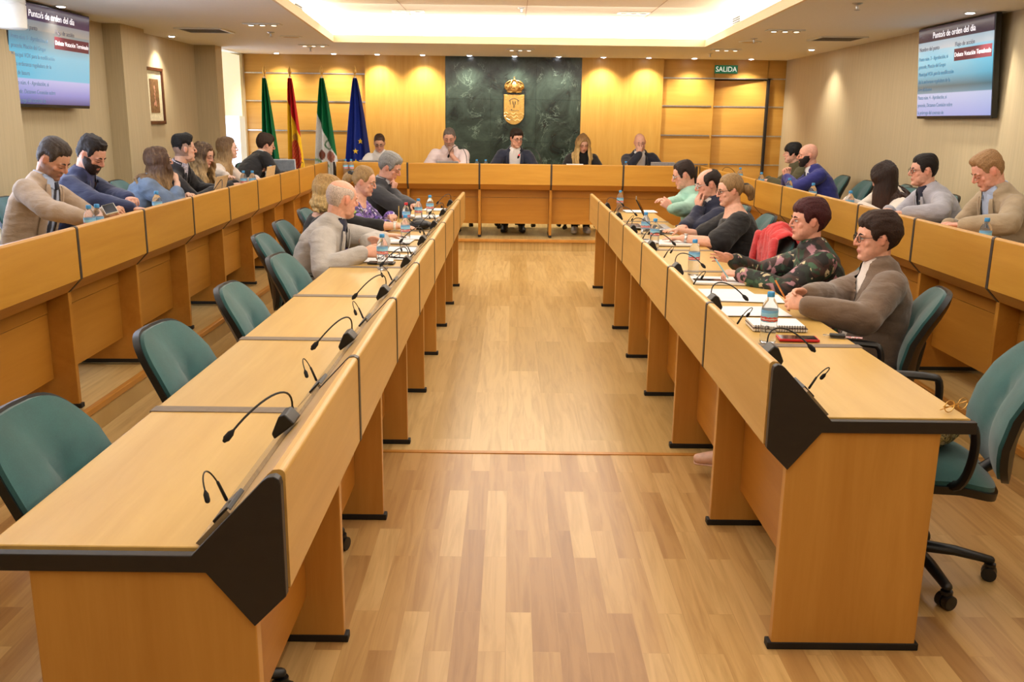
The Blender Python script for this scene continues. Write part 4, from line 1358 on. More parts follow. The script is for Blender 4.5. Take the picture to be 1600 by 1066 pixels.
t = MB().box((0, 0, .0), (.21, .005, .16)).build('paper_sheet', PAPER); t.location = (.80, YB + .2, ZD2 + .105); t.rotation_euler = (math.radians(-48), 0, 0)
tag(t, 'paper propped up before the blonde woman at the top table', 'paper', 'papers on the desks')
t = empty('paper_cup', (-2.36, 9.05, ZD2), 0, 'white paper cup beside the cream laptop, left platform', 'cup')
MB().lathe([(.025, 0), (.035, .09), (.037, .092), (.033, .09), (.023, .004)], (0, 0, 0), 18).build('cup', PAPER, t, smooth=True)
lp = at(1045, 366, Z=ZD)
laptop(1.16, 7.35, ZD, PI / 2, 'slim laptop lying under the mouse hand of the navy jacket man', 178, SILV)
# bag on the near right chair, gold hoop on the desk corner
t = empty('patterned_bag', (1.44, 3.05, .475), .4, 'beige patterned bag lying on the near right chair', 'bag')
m = MB().ell((0, 0, .07), (.16, .12, .075), None, 24, 12).ell((.04, 0, .09), (.11, .1, .06), None, 20, 10)
m.v = [(x, y, max(0, z + .01 * noise.noise(Vector((x, y, z)) * 25))) for x, y, z in m.v]
m.build('bag_body', blotch('bag_print', [(120, 100, 60), (200, 180, 120), (84, 78, 54), (216, 200, 160)], 26), t, smooth='all')
MB().tube(bez((-.1, 0, .1), (-.1, .05, .22), (.1, .05, .22), (.1, 0, .1), 12), .006, 6).build('handle', plain('bag_handle', (90, 70, 50), .6), t, smooth=True)
p = at(1511, 648, Z=ZD)
t = empty('eyeglasses', (p.x - .02, p.y + .03, ZD), .5, 'gold rimmed eyeglasses at the corner of the near right desk', 'glasses')
m = MB()
for sx in (-1, 1): m.tube([(sx * .03 + .022 * math.cos(a), 0, .02 + .018 * math.sin(a)) for a in [2 * PI * j / 14 for j in range(15)]], .0016, 5)
m.tube([(-.01, 0, .024), (.01, 0, .024)], .0015, 5).build('frame', GOLD, t, smooth=True)
for sx in (-1, 1): MB().tube([(sx * .052, 0, .026), (sx * .03, .02, .012), (-sx * .04, .022, .004)], .0015, 5).build('temple', GOLD, t, smooth=True)

# ------------------------------------------------------------------ people
VOX_NEAR, VOX_FAR = .0042, .0055
SKINM = vcol('skin', .48, .0, .35)
SKINM.node_tree.nodes['Principled BSDF'].inputs['Subsurface Weight'].default_value = .0
HAIRM = vcol('hair', .55, .5, .3, (140, 140, 26))
HAIRC = vcol('hair_short', .6, .5, .3, (170, 170, 120))
EYEW = plain('eye_white', (226, 220, 212), .25, noise_amt=.01); IRIS = plain('eye_iris', (46, 32, 22), .2)
GOLDM = GOLD
_depsg = None


def fuse(mb, name, vox, smooth=3, fac=.5):
    """one continuous surface from overlapping closed shapes"""
    me = bpy.data.meshes.new('tmp'); me.from_pydata(mb.v, [], mb.f)
    bm = bmesh.new(); bm.from_mesh(me); bmesh.ops.recalc_face_normals(bm, faces=bm.faces); bm.to_mesh(me); bm.free()
    o = bpy.data.objects.new('tmp', me); COL.objects.link(o)
    r = o.modifiers.new('r', 'REMESH'); r.mode = 'VOXEL'; r.voxel_size = vox; r.use_smooth_shade = True
    if smooth:
        s = o.modifiers.new('s', 'SMOOTH'); s.factor = fac; s.iterations = smooth
    dg = bpy.context.evaluated_depsgraph_get()
    out = bpy.data.meshes.new_from_object(o.evaluated_get(dg))
    bpy.data.objects.remove(o); bpy.data.meshes.remove(me)
    out.name = name
    out.polygons.foreach_set('use_smooth', [True] * len(out.polygons))
    return out


def verts(me):
    a = np.empty(len(me.vertices) * 3, np.float32); me.vertices.foreach_get('co', a)
    return a.reshape(-1, 3)


def setverts(me, a):
    me.vertices.foreach_set('co', a.astype(np.float32).ravel()); me.update()


def setcol(me, rgb):
    ca = me.color_attributes.new('Col', 'FLOAT_COLOR', 'POINT')
    c = np.ones((len(rgb), 4), np.float32); c[:, :3] = rgb
    ca.data.foreach_set('color', c.ravel())


def lin(c): return np.array(s2l(c))


# head profile: z, half width, front, back
HP = np.array([(.118, .004, -.01, -.03), (.114, .022, .012, -.050), (.104, .041, .037, -.072), (.088, .056, .060, -.088), (.065, .068, .078, -.099), (.040, .0735, .086, -.104), (.018, .0745, .087, -.104),
               (.0, .0735, .081, -.100), (-.02, .072, .083, -.092), (-.045, .067, .082, -.078), (-.068, .060, .081, -.058), (-.088, .049, .079, -.03), (-.104, .037, .074, .0), (-.113, .024, .066, .02), (-.118, .01, .055, .03)])[::-1]


def hsurf(th, z, off=0.0):
    """point on the head surface, th = 0 front, pi back (numpy arrays allowed)"""
    w = np.interp(z, HP[:, 0], HP[:, 1]); f = np.interp(z, HP[:, 0], HP[:, 2]); b = np.interp(z, HP[:, 0], HP[:, 3])
    cy = (f + b) / 2; ry = (f - b) / 2
    s, c = np.sin(th), np.cos(th)
    e = 2 / 2.25
    x = np.sign(s) * np.abs(s) ** e * (w + off); y = cy + np.sign(c) * np.abs(c) ** e * (ry + off)
    zz = z + off * np.clip((z - .06) / .058, 0, 1)
    return np.stack([x, y, zz], -1)


def head_shapes(m, female, nose=1.0, eyes_closed=False):
    zs = HP[:, 0]
    n = 28
    vs = []
    ths = np.array([2 * PI * k / n for k in range(n)])
    for z in zs:
        sc = 1.0
        vs += [tuple(p) for p in hsurf(ths, np.full(n, z))]
    fs = [(i * n + k, i * n + (k + 1) % n, (i + 1) * n + (k + 1) % n, (i + 1) * n + k) for i in range(len(zs) - 1) for k in range(n)]
    fs += [tuple(range(n - 1, -1, -1)), tuple((len(zs) - 1) * n + k for k in range(n))]
    m.add(vs, fs)
    # nose, brows, cheeks, lips, chin, jaw, ears
    nz = nose * (.62 if female else .9)
    m.loft([(0, .080, .022), (0, .092 + .004 * nz, .002), (0, .100 + .008 * nz, -.018), (0, .098 + .007 * nz, -.027)], [.007, .0085, .0115 * nz, .009], (1, 0, 0), 10)
    for sx in (-1, 1):
        m.ell((sx * .011, .092, -.027), (.0075, .009, .0065))
        m.ell((sx * .031, .0745 if female else .0765, .021), (.024, .0105, .007 if female else .0085))
        m.ell((sx * .043, .057, -.022), (.022, .014, .02))
        m.ell((sx * .044, .042, -.056), (.021, .026, .034))
        m.ell((sx * .031, .0745, .0015), (.0145, .0095, .0085 if eyes_closed else .006))
        m.ell((sx * .0755, -.008, -.004), (.0075, .0165, .028), Matrix.Rotation(sx * .25, 3, 'Z') @ Matrix.Rotation(-.2, 3, 'X'))
        m.ell((sx * .080, -.014, .006), (.0055, .013, .019), Matrix.Rotation(sx * .45, 3, 'Z'))
        if not female: m.ell((sx * .046, .02, -.078), (.014, .03, .018))
    m.ell((0, .082, -.056), (.022, .009, .0055)).ell((0, .081, -.066), (.019, .009, .006))
    m.ell((0, .071, -.094), (.022 if female else .027, .018, .017))
    m.ell((0, .076, -.042), (.02, .01, .012))


FCURL = {'flat': (.12, .18, .12), 'relax': (.35, .5, .35), 'curl': (.7, .8, .5), 'fist': (1.25, 1.5, .9), 'pen': (.75, .9, .5), 'open': (.05, .1, .1), 'type': (.25, .75, .45), 'grip': (.6, 1.0, .6)}


def hand_shapes(m, W, d, pn, right, pose, s):
    """W wrist, d hand direction, pn palm normal"""
    d = d.normalized(); z = -(pn - d * pn.dot(d)).normalized(); x = d.cross(z)
    Mx = Matrix(((x.x, d.x, z.x, W.x), (x.y, d.y, z.y, W.y), (x.z, d.z, z.z, W.z), (0, 0, 0, 1)))
    st = len(m.v)
    t = -1 if right else 1          # thumb side
    m.loft([(0, -.03, 0), (0, 0, 0), (t * .003, .03, 0), (t * .002, .06, .001), (0, .085, .001)], [(.025, .019), (.026, .018), (.034, .0165), (.0385, .014), (.037, .011)], (1, 0, 0), 14)
    m.ell((t * .022, .03, -.006), (.016, .028, .014), Matrix.Rotation(-t * .4, 3, 'Z'))
    c = FCURL[pose]
    spread = 1.6 if pose == 'open' else 1.0
    for i, (fx, ln, r) in enumerate(((.0305, .070, .0084), (.0105, .079, .0088), (-.0105, .074, .0084), (-.030, .058, .0074))):
        base = Vector((t * fx, .08 - .004 * (i == 3) - .003 * (i == 0), .001))
        a = t * (.09, .02, -.05, -.14)[i] * spread
        dirv = Vector((math.sin(a), math.cos(a), 0))
        side = Vector((math.cos(a), -math.sin(a), 0))
        p = base - dirv * .012; pts = [p, base]
        k = 1 + .12 * (i - 1.5) * (pose != 'flat')
        if pose == 'pen' and i == 0: k = .8
        for cu, fl in zip(c, (.45, .31, .24)):
            dirv = Matrix.Rotation(-cu * k, 3, side) @ dirv
            base = base + dirv * ln * fl
            pts.append(base)
        m.loft(pts, [r * 1.08, r * 1.05, r, r * .93, r * .78], side, 8)
    # thumb from the side of the palm
    b0 = Vector((t * .018, .018, -.004))
    op = {'open': .95, 'fist': .35, 'grip': .5, 'pen': .4}.get(pose, .6)
    dv = Vector((t * math.sin(op), math.cos(op), -.25)).normalized()
    b1 = b0 + dv * .042
    dv2 = (dv + Vector((-t * (.55 if pose in ('fist', 'grip', 'pen') else .25), .25, -.15))).normalized()
    b2 = b1 + dv2 * .032
    dv3 = (dv2 + Vector((-t * .2, .2, -.1))).normalized()
    m.loft([b0, b1, b2, b2 + dv3 * .022], [.0135, .0115, .0098, .008], z.to_tuple() and (0, 0, 1), 8)
    Ms = Mx @ Matrix.Scale(s, 4)
    m.xf(Ms, st)


def ik(S, W, L1, L2, pole, zmin=None, edge=None):
    v = W - S; D = v.length
    if D > (L1 + L2) * .985:
        W = S + v * ((L1 + L2) * .985 / D); v = W - S; D = v.length
    a = (L1 * L1 - L2 * L2 + D * D) / (2 * D)
    h = math.sqrt(max(0, L1 * L1 - a * a))
    ax = v / D
    best = None
    p0 = (pole - ax * pole.dot(ax)).normalized()
    q0 = ax.cross(p0)
    for k in range(0, 19):
        for sg in (1, -1):
            an = sg * k * math.radians(8)
            e = S + ax * a + (p0 * math.cos(an) + q0 * math.sin(an)) * h
            if zmin is None or e.z > zmin or e.y < edge: return e, W
    return S + ax * a + p0 * h, W


TS = 0


class Person:
    pass


def frame_of(v):
    v = v.normalized()
    return v


def person(label, hip, face, floor, head, look, L=None, R=None, sex='m', bulk=1.0, scale=.95, near=True, skin=(214, 160, 130), top=None, hair=None, desk=None, feet=None, legs=(40, 42, 52), shoe=(30, 26, 24),
           eyes=True, beard=None, glasses=None, watch=None, stubble=None, arm_tilt=0, group='council members seated at the desks', shirt_sleeve=1.0, tie=None, extras=None, lean_side=0, nose=1.0, twist=0):
    """hip (x,y) world; face heading (deg, 0=+y); head: world point of the head centre; look: (heading deg, pitch deg down, roll)"""
    f = math.radians(face)
    Rz = Matrix.Rotation(f, 3, 'Z'); Ri = Rz.transposed()
    root = Vector((hip[0], hip[1], floor))
    loc = lambda w: Ri @ (Vector(w) - root)
    s = scale; fem = sex == 'f'
    C = loc(head)
    Hh = Vector((0, 0, .505))
    hs = s * (1.0 if not fem else .95)
    lh, lp, lr = math.radians(look[0] - face), math.radians(look[1]), math.radians(look[2] if len(look) > 2 else 0)
    HM3 = Matrix.Rotation(lh, 3, 'Z') @ Matrix.Rotation(-lp, 3, 'X') @ Matrix.Rotation(lr, 3, 'Y')
    HM = Matrix.Translation(C) @ HM3.to_4x4() @ Matrix.Scale(hs, 4)
    atlas = HM @ Vector((0, -.028, -.055))
    tdir = (atlas - Hh).normalized()
    N = atlas - (tdir * .55 + Vector((0, .12, .75)) * .5).normalized() * (.104 * s)      # base of the neck
    ax = (N - Hh).normalized()
    Tl = (N - Hh).length
    tw = math.radians(twist)
    lat = (Vector((math.cos(tw), math.sin(tw), 0)) - ax * ax.dot(Vector((math.cos(tw), math.sin(tw), 0)))).normalized()
    lat0 = (Vector((1, 0, 0)) - ax * ax.x).normalized()
    fwd = ax.cross(lat) * -1
    if fwd.y < 0: fwd = -fwd
    b = bulk * s
    sw = (.155 if fem else .178) * s * (1 + .35 * (bulk - 1))
    bend = -fwd * .03

    def cen(v): return Hh + ax * (Tl * v) + bend * math.sin(PI * min(max(v, 0), 1))
    PRO = np.array([(-.16, .165, .115), (0, .175, .125), (.25, .150 if not fem else .135, .112), (.5, .158 if not fem else .145, .118), (.75, .165 if not fem else .15, .112), (.9, .135 if not fem else .125, .088), (1.0, .075, .068)])

    def rad(v):
        return np.interp(v, PRO[:, 0], PRO[:, 1]) * b, np.interp(v, PRO[:, 0], PRO[:, 2]) * b * (1.0 if v > .7 or v < -.1 else 1 + .25 * (bulk - 1))

    def latv(v): return (lat0 * (1 - v) + lat * v).normalized()

    def tsurf(x, v, off):
        """front torso point: x lateral, v along"""
        rx, ry = rad(v)
        rx += off; ry += off
        q = max(0, 1 - (abs(x) / rx) ** 2.2) ** (1 / 2.2)
        return cen(v) + latv(v) * x + fwd * (ry * q)
    sh = {}
    for sg in (-1, 1): sh[sg] = N - ax * .078 * s + lat * (sg * sw)
    L1, L2 = .285 * s, .255 * s
    arms = {}
    for sg, spec in ((-1, L), (1, R)):
        spec = dict(spec or {})
        if 'w' in spec: W = loc(spec['w'])
        elif 'h' in spec: W = HM @ Vector(spec['h'])
        elif 'l' in spec: W = Vector(spec['l'])
        else: W = Vector((sg * .13, .40, .80 if desk else .6))
        pole = Vector(spec.get('pole', (sg * .75, -.35, -.55)))
        dz = (desk[1] + .045) if desk else None
        E, W = ik(sh[sg], W, L1, L2, pole, dz, desk[0] if desk else None)
        fd = (W - E).normalized()
        d = Vector(spec['d']) if 'd' in spec else (HM3 @ Vector(spec['hd'])) if 'hd' in spec else (fd + Vector((-sg * .25, .1, -.02)))
        if 'd' not in spec and 'hd' not in spec and desk: d.z = d.z * .35
        pn = Vector(spec['p']) if 'p' in spec else (HM3 @ Vector(spec['hp'])) if 'hp' in spec else Vector((0, 0, -1))
        arms[sg] = (E, W, d.normalized(), pn, spec.get('pose', 'relax'))
    # ---------------- body: one continuous surface
    m = MB()
    head_shapes(m, fem, nose, not eyes)
    m.xf(HM)
    nr = (.049 if fem else .058) * s * (1 + .3 * (bulk - 1))
    m.loft([N - ax * .05, N, (N + atlas) / 2 + Vector((0, .004, 0)), atlas + (HM3 @ Vector((0, .0, .02)))], [nr * 1.25, nr * 1.1, nr, nr * .98], lat, 16)
    vs_ = [-.1, .1, .3, .5, .7, .84, .93, 1.0]
    m.loft([cen(v) for v in vs_], [tuple(r * (.86 if v < .8 else .95) for r in rad(v)) for v in vs_], [latv(v) for v in vs_], 20)
    for sg in (-1, 1):
        E, W, d, pn, pose = arms[sg]
        m.loft([N - ax * .03, (N - ax * .02) * .5 + sh[sg] * .5, sh[sg]], [.036 * s, .038 * s, .045 * b], fwd, 12)
        al = 1.0 if shirt_sleeve < .7 else .9
        m.loft([sh[sg], sh[sg] * .5 + E * .5, E], [.048 * b * al, .043 * b * al, .038 * b * al], fwd, 12)
        m.loft([E, E * .6 + W * .4, W], [.039 * b * al, .037 * b * al, .0265 * s], d.cross(pn) if d.cross(pn).length > .1 else fwd, 12)
        hand_shapes(m, W, d, pn, sg > 0, pose, s * (1.0 if not fem else .92))
    ft = feet or {}
    legp = {}
    for sg in (-1, 1):
        hp = Hh + Vector((sg * .085, 0, -.02))
        fo = loc(ft[sg]) if sg in ft else Vector((sg * .11, .36, .085))
        K, A = ik(hp, fo, .42 * s, .42 * s, Vector((sg * .15, 1, .9)))
        legp[sg] = (hp, K, A)
        m.loft([hp, hp * .5 + K * .5, K], [.062 * b, .055 * b, .045 * b], (1, 0, 0), 10)
        m.loft([K, K * .6 + A * .4, A], [.044 * b, .043 * b, .034 * s], (1, 0, 0), 10)
        m.loft([A + Vector((0, -.03, -.045)), A + Vector((0, .12, -.055))], [.028, .022], (1, 0, 0), 10)
    me = fuse(m, 'person', VOX_NEAR if near else VOX_FAR, 3)
    co_ = verts(me)
    hl = (np.c_[co_, np.ones(len(co_))] @ np.array(HM.inverted()).T)[:, :3]
    skin = (min(255, skin[0] + 10), min(255, skin[1] + 14), min(255, skin[2] + 14))
    base = lin(skin)
    col = np.tile(base, (len(co_), 1))
    inhead = (np.abs(hl[:, 0]) < .1) & (np.abs(hl[:, 1]) < .14) & (np.abs(hl[:, 2]) < .14)

    def blend(mask, c, k):
        mk = (np.clip(mask, 0, 1) * k * inhead)[:, None]
        col[:] = col * (1 - mk) + lin(c) * mk
    g = lambda cx, cy, cz, r: np.exp(-(((np.abs(hl[:, 0]) - cx) ** 2 + (hl[:, 1] - cy) ** 2 + (hl[:, 2] - cz) ** 2) / (r * r)))
    pink = (min(255, skin[0] + 4), int(skin[1] * .80), int(skin[2] * .76))
    blend(g(.042, .07, -.022, .034), pink, .3); blend(g(0, .105, -.02, .02), pink, .4); blend(g(.08, -.01, 0, .03), pink, .5)
    blend(np.exp(-((hl[:, 0] / .021) ** 2 + ((hl[:, 2] + .061) / .0095) ** 2)) * (hl[:, 1] > .07) * 1.3, (176, 84, 78) if fem else (186, 112, 98), .85)
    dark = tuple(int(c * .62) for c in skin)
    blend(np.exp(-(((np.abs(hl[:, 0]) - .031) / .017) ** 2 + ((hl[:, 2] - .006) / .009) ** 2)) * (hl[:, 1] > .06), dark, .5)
    if not eyes:
        blend(np.exp(-(((np.abs(hl[:, 0]) - .031) / .014) ** 2 + ((hl[:, 2] + .0055) / .0022) ** 2)) * (hl[:, 1] > .06), (50, 34, 28), .95)
    if stubble:
        mk = (hl[:, 2] < -.03 + .03 * np.clip((.07 - np.abs(hl[:, 1])) / .07, 0, 1)) & (hl[:, 1] > -.03)
        mk = mk * np.clip((-.03 - hl[:, 2] + .02) / .025, 0, 1) * (1 - np.exp(-((hl[:, 0] / .02) ** 2 + ((hl[:, 2] + .061) / .009) ** 2)))
        blend(mk, stubble[0], stubble[1])
    if hair and hair.get('fade'):
        blend(((hl[:, 2] > -.06) & (hl[:, 1] < .045 - .03 * (hl[:, 2] < .02)) & (hl[:, 1] < .05)).astype(float) * (np.abs(hl[:, 0]) < .076), hair['fade'], hair.get('fadek', .7))
    setcol(me, col)
    me.materials.append(SKINM)
    body = link('person', me)
    body.location = root; body.rotation_euler = (0, 0, f)
    tag(body, label, 'person', group)
    P = lambda mb, name, mat, **k: mb.build(name, mat, body, **k)
    # ---------------- eyes, brows
    if eyes:
        for sg in (-1, 1):
            e = MB().ell((sg * .031, .0755, .0035), (.0125, .0095, .0062), None, 14, 10).xf(HM)
            eo = P(e, 'eye', EYEW, smooth='all')
            MB().ell((sg * .031, .0828, .003), (.0052, .0026, .0052), None, 12, 8).xf(HM).build('iris', IRIS, eo, smooth='all')
    hc = hair['col'] if hair else (90, 70, 60)
    hc0 = hair.get('brow', tuple(int(c * .7) for c in hc)) if hair else (110, 84, 70)
    bm_ = MB()
    for sg in (-1, 1):
        bm_.loft([(sg * .013, .0885, .0235), (sg * .03, .0875, .0295), (sg * .048, .0765, .0245)], [(.0022, .004), (.0022, .0045), (.0016, .002)], (0, 1, 0), 8)
        if not eyes or fem: bm_.loft([(sg * .018, .084, -.003 if not eyes else .008), (sg * .031, .0858, -.0055 if not eyes else .0115), (sg * .044, .079, -.002 if not eyes else .008)], [.0013, .0016, .001], (0, 1, 0), 6)
    bm_.xf(HM)
    bo = P(bm_, 'eyebrows', None, smooth='all'); bo.data.materials.append(plain('brow', hc0, .8, noise_amt=.1, scale=300))
    # ---------------- hair
    if hair: make_hair(hair, HM, HM3, C, body, hs, cen, rad, latv, fwd, N, ax, Tl, Ri)
    if beard:
        n, k = 61, 34
        ths = np.linspace(-1.75, 1.75, n); zs = np.linspace(-.117, .0, k)
        T_, Z_ = np.meshgrid(ths, zs)
        up = -.036 + .045 * np.clip((np.abs(T_) - .5) / 1.0, 0, 1)
        msk = 1 / (1 + np.exp((Z_ - up) / .004))
        mouth = np.exp(-((T_ / .26) ** 4 + ((Z_ + .061) / .0085) ** 4))
        msk *= (1 - mouth) * np.clip((1.72 - np.abs(T_)) / .2, 0, 1)
        off = beard[1] * msk * (1 + .6 * np.clip((-Z_ - .085) / .03, 0, 1)) - .004 * (1 - msk) + .002
        pts = hsurf(T_.ravel(), Z_.ravel(), off.ravel())
        nn = np.array([noise.noise(Vector(p) * 220) for p in pts]) * .0012
        pts = pts * (1 + nn[:, None] * 8)
        fs = [(j * n + i, j * n + i + 1, (j + 1) * n + i + 1, (j + 1) * n + i) for j in range(k - 1) for i in range(n - 1)]
        bmb = MB().add([tuple(p) for p in pts], fs).xf(HM)
        bb = bmb.mesh('beard', None, 'all'); setcol(bb, np.tile(lin(beard[0]), (len(bb.vertices), 1))); bb.materials.append(HAIRC)
        link('beard', bb, body)
    # ---------------- clothing
    tp = top
    off = tp.get('off', .012) * .85
    mat = tp['mat']
    g = MB()
    vs_ = [-.17, -.05, .1, .3, .5, .7, .84, .92, tp.get('vtop', .96)]
    g.loft([cen(v) for v in vs_], [tuple(r + off for r in rad(v)) for v in vs_], [latv(v) for v in vs_], 24, pw=2.2)
    if fem:
        for sg in (-1, 1): g.ell(tsurf(sg * .07 * s, .62, -.03), (.062 * b, .062 * b, .062 * b))
    sl = tp.get('sleeve', 1.0)       # 1 = wrist, .6 = mid forearm, <.5 upper arm
    for sg in (-1, 1):
        E, W, d, pn, pose = arms[sg]
        r = off + tp.get('loose', .004)
        tr = .02 if not fem else .012
        g.loft([N - ax * (.045 + .35 * (.96 - tp.get('vtop', .96))) + lat * (sg * .045), (N - ax * .035) * .45 + sh[sg] * .55, sh[sg] - lat * sg * .005], [.042 * s + off * .5, .042 * s + off, .049 * b + off], fwd, 14)
        if sl >= .5:
            k = (sl - .5) * 2
            Wc = E + (W - E) * (k * .97)
            g.loft([sh[sg], sh[sg] * .5 + E * .5, E], [.050 * b + r, .046 * b + r, .041 * b + r], fwd, 16)
            g.loft([E, E * .6 + Wc * .4, Wc], [.041 * b + r, .039 * b + r, (.041 - .013 * k) * s + r * (1 - .2 * k)], fwd, 16)
        else:
            k = sl * 2
            Ec = sh[sg] + (E - sh[sg]) * k
            g.loft([sh[sg], sh[sg] * .5 + Ec * .5, Ec], [.051 * b + r, .050 * b + r, .050 * b + r * 1.5], fwd, 16)
    gm = fuse(g, tp['name'], .0085 if near else .010, 4)
    co_ = verts(gm)
    # soft folds
    fo = np.array([noise.noise(Vector((p[0] * 9 + hip[1], p[1] * 9, p[2] * 22))) + .6 * noise.noise(Vector((p[0] * 24, p[1] * 24 + hip[0], p[2] * 30))) for p in co_])
    nrm = np.empty(len(gm.vertices) * 3, np.float32); gm.vertices.foreach_get('normal', nrm); nrm = nrm.reshape(-1, 3)
    co_ = co_ + nrm * (fo[:, None] * tp.get('fold', .0045))
    setverts(gm, co_)
    opn = tp.get('open')
    if opn:
        # open front: cut a V (neck half-width, waist half-width, lower limit)
        wn, wb, vb = opn
        A = np.array(ax); H0 = np.array(Hh); 
        rel = co_ - H0
        v = rel @ A / Tl
        fr = (rel - np.outer(np.sin(PI * np.clip(v, 0, 1)), np.array(bend))) @ np.array(fwd)
        lx = rel @ np.array(lat)
        lim = wb + (wn - wb) * np.clip((v - vb) / (1 - vb), 0, 1) ** .9
        ryv = np.interp(v, PRO[:, 0], PRO[:, 2]) * b + off
        cut = (fr > .35 * ryv) & (fr < ryv + .035) & (np.abs(lx) < lim) & (v > vb - .02) & (v < 1.12)
        for sg in (-1, 1):               # never cut the sleeves
            E, W = arms[sg][0], arms[sg][1]
            for a_, b_, rr in ((E, W, .085), (sh[sg] * .45 + E * .55, E, .085)):
                a_, d_ = np.array(a_), np.array(b_ - a_)
                tt = np.clip(((co_ - a_) @ d_) / (d_ @ d_), 0, 1)
                cut &= np.linalg.norm(co_ - a_ - tt[:, None] * d_, axis=1) > rr * b
        bm = bmesh.new(); bm.from_mesh(gm); bm.verts.ensure_lookup_table()
        bmesh.ops.delete(bm, geom=[bm.verts[i] for i in np.nonzero(cut)[0]], context='VERTS')
        bm.verts.ensure_lookup_table()
        for q in bm.verts:                # straighten the cut edge
            if q.is_boundary:
                r_ = q.co - Hh; vv = r_.dot(ax) / Tl; xx = r_.dot(lat)
                lm = wb + (wn - wb) * min(1, max(0, (vv - vb) / (1 - vb))) ** .9
                if abs(abs(xx) - lm) < .02 and vv > vb: q.co += lat * (math.copysign(lm, xx) - xx)
        bm.to_mesh(gm); bm.free()
    gm.materials.append(mat)
    go = link(tp['name'], gm, body)
    inner = tp.get('inner')
    if inner:
        g2 = MB(); vs2 = [-.1, .1, .3, .5, .7, .84, .93, .99]
        g2.loft([cen(v) for v in vs2], [tuple(r + .011 for r in rad(v)) for v in vs2], [latv(v) for v in vs2], 28, pw=2.2)
        if fem:
            for sg in (-1, 1): g2.ell(tsurf(sg * .07 * s, .62, -.034), (.06 * b, .06 * b, .06 * b))
        im = fuse(g2, inner['name'], .009, 3)
        im.materials.append(inner['mat'])
        io = link(inner['name'], im, body)
        if inner.get('cuff', True):
            for sg in (-1, 1):
                E, W, d, pn, pose = arms[sg]
                dd = (W - E).normalized()
                MB().loft([W - dd * .03, W + dd * .004], [.034 * s, .033 * s], fwd, 16).build('cuff', inner['mat'], io, smooth='all')
        if inner.get('buttons'):
            bt = MB()
            for v in (.9, .8, .7, .6, .5, .4): bt.ell(tsurf(0, v, .008), (.005, .005, .005), None, 8, 6)
            bt.build('buttons', inner['buttons'], io, smooth='all')
    cmat = (inner or tp).get('collar')
    if cmat:
        # folded shirt collar round the neck, open at the front
        c0 = N + ax * (.002 * s); up = (ax * .6 + (atlas - N).normalized() * .4).normalized()
        m2 = MB(); vs = []; n = 30
        rows = [(nr * 1.14, .046), (nr * 1.22, .05), (nr * 1.42, .022), (nr * 1.62, -.004)]
        for rr, hh in rows:
            for i in range(n + 1):
                a = -PI + (i / n) * 2 * PI
                a = a * .90
                q = abs(a) / PI        # 1 at the front
                drop = .030 * q ** 3 * (1.0 if hh < .03 else .7)
                dv = (fwd * -math.cos(a) + lat * math.sin(a))
                vs.append(c0 + dv * (rr + (.008 * q ** 6 if hh < .03 else 0)) + up * (hh - drop - .012 * (hh < 0) * q ** 4))
        fs = [(j * (n + 1) + i, j * (n + 1) + i + 1, (j + 1) * (n + 1) + i + 1, (j + 1) * (n + 1) + i) for j in range(len(rows) - 1) for i in range(n)]
        m2.add(vs, fs).build('collar', cmat, body, smooth='all')
    lap = tp.get('lapel')
    if lap and opn:
        wn, wb, vb = opn
        for sg in (-1, 1):
            m2 = MB(); vs = []; n = 16
            for i in range(n + 1):
                v = .985 + (vb + .06 - .985) * i / n
                lim = wb + (wn - wb) * max(0, (v - vb) / (1 - vb)) ** .9
                wd = .058 * s * math.sin(PI * min(1, .25 + (1 - i / n) * .62)) * (1 if i else .7)
                if i == 5: wd *= .72
                for q in (0, .5, 1):
                    vs.append(tsurf(sg * (lim - .006 + wd * q), v, off + .012 + .004 * math.sin(PI * q)))
            fs = [(i * 3 + j, i * 3 + j + 1, i * 3 + j + 4, i * 3 + j + 3) for i in range(n) for j in range(2)]
            lo_ = m2.add(vs, fs).build('lapel', mat, go, smooth='all')
            sd = lo_.modifiers.new('thick', 'SOLIDIFY'); sd.thickness = .004
        m2 = MB(); vs = []; n = 24
        for rr, hh in ((nr * 1.3, .034), (nr * 1.42, .036), (nr * 1.72, .006), (nr * 1.9, -.02)):
            for i in range(n + 1):
                a = (-PI + (i / n) * 2 * PI) * .72; q = abs(a) / PI
                dv = (fwd * -math.cos(a) + lat * math.sin(a))
                vs.append(N + dv * rr + ax * (hh - .035 * q ** 2))
        fs = [(j * (n + 1) + i, j * (n + 1) + i + 1, (j + 1) * (n + 1) + i + 1, (j + 1) * (n + 1) + i) for j in range(3) for i in range(n)]
        m2.add(vs, fs).build('collar', mat, go, smooth='all')
        if tp.get('pocket'):
            pk = MB(); vs = []
            for x in (.06, .11):
                for v in (.72, .69): vs.append(tsurf(-x * s, v, off + .012))
            pk.add(vs, [(0, 1, 3, 2)]).build('pocket', mat, go)
    if tp.get('pin'):
        MB().ell(tsurf(tp['pin'][0] * s, .78, off + .022), (.007, .007, .007), None, 10, 6).build('lapel_pin', STEEL, go, smooth='all')
    if tie:
        m2 = MB(); vs = []; n = 18
        for i in range(n + 1):
            v = .97 - .85 * i / n
            wd = .011 + .024 * min(1, i / 12)
            for q in (-1, 0, 1): vs.append(tsurf(q * wd, v, .010 + .004 * (q == 0)))
        fs = [(i * 3 + j, i * 3 + j + 1, i * 3 + j + 4, i * 3 + j + 3) for i in range(n) for j in range(2)]
        to = m2.add(vs, fs).build('tie', tie, body, smooth='all')
        MB().loft([tsurf(0, 1.0, .012), tsurf(0, .95, .016)], [(.019, .012), (.012, .010)], lat, 10).build('tie_knot', tie, to, smooth='all')
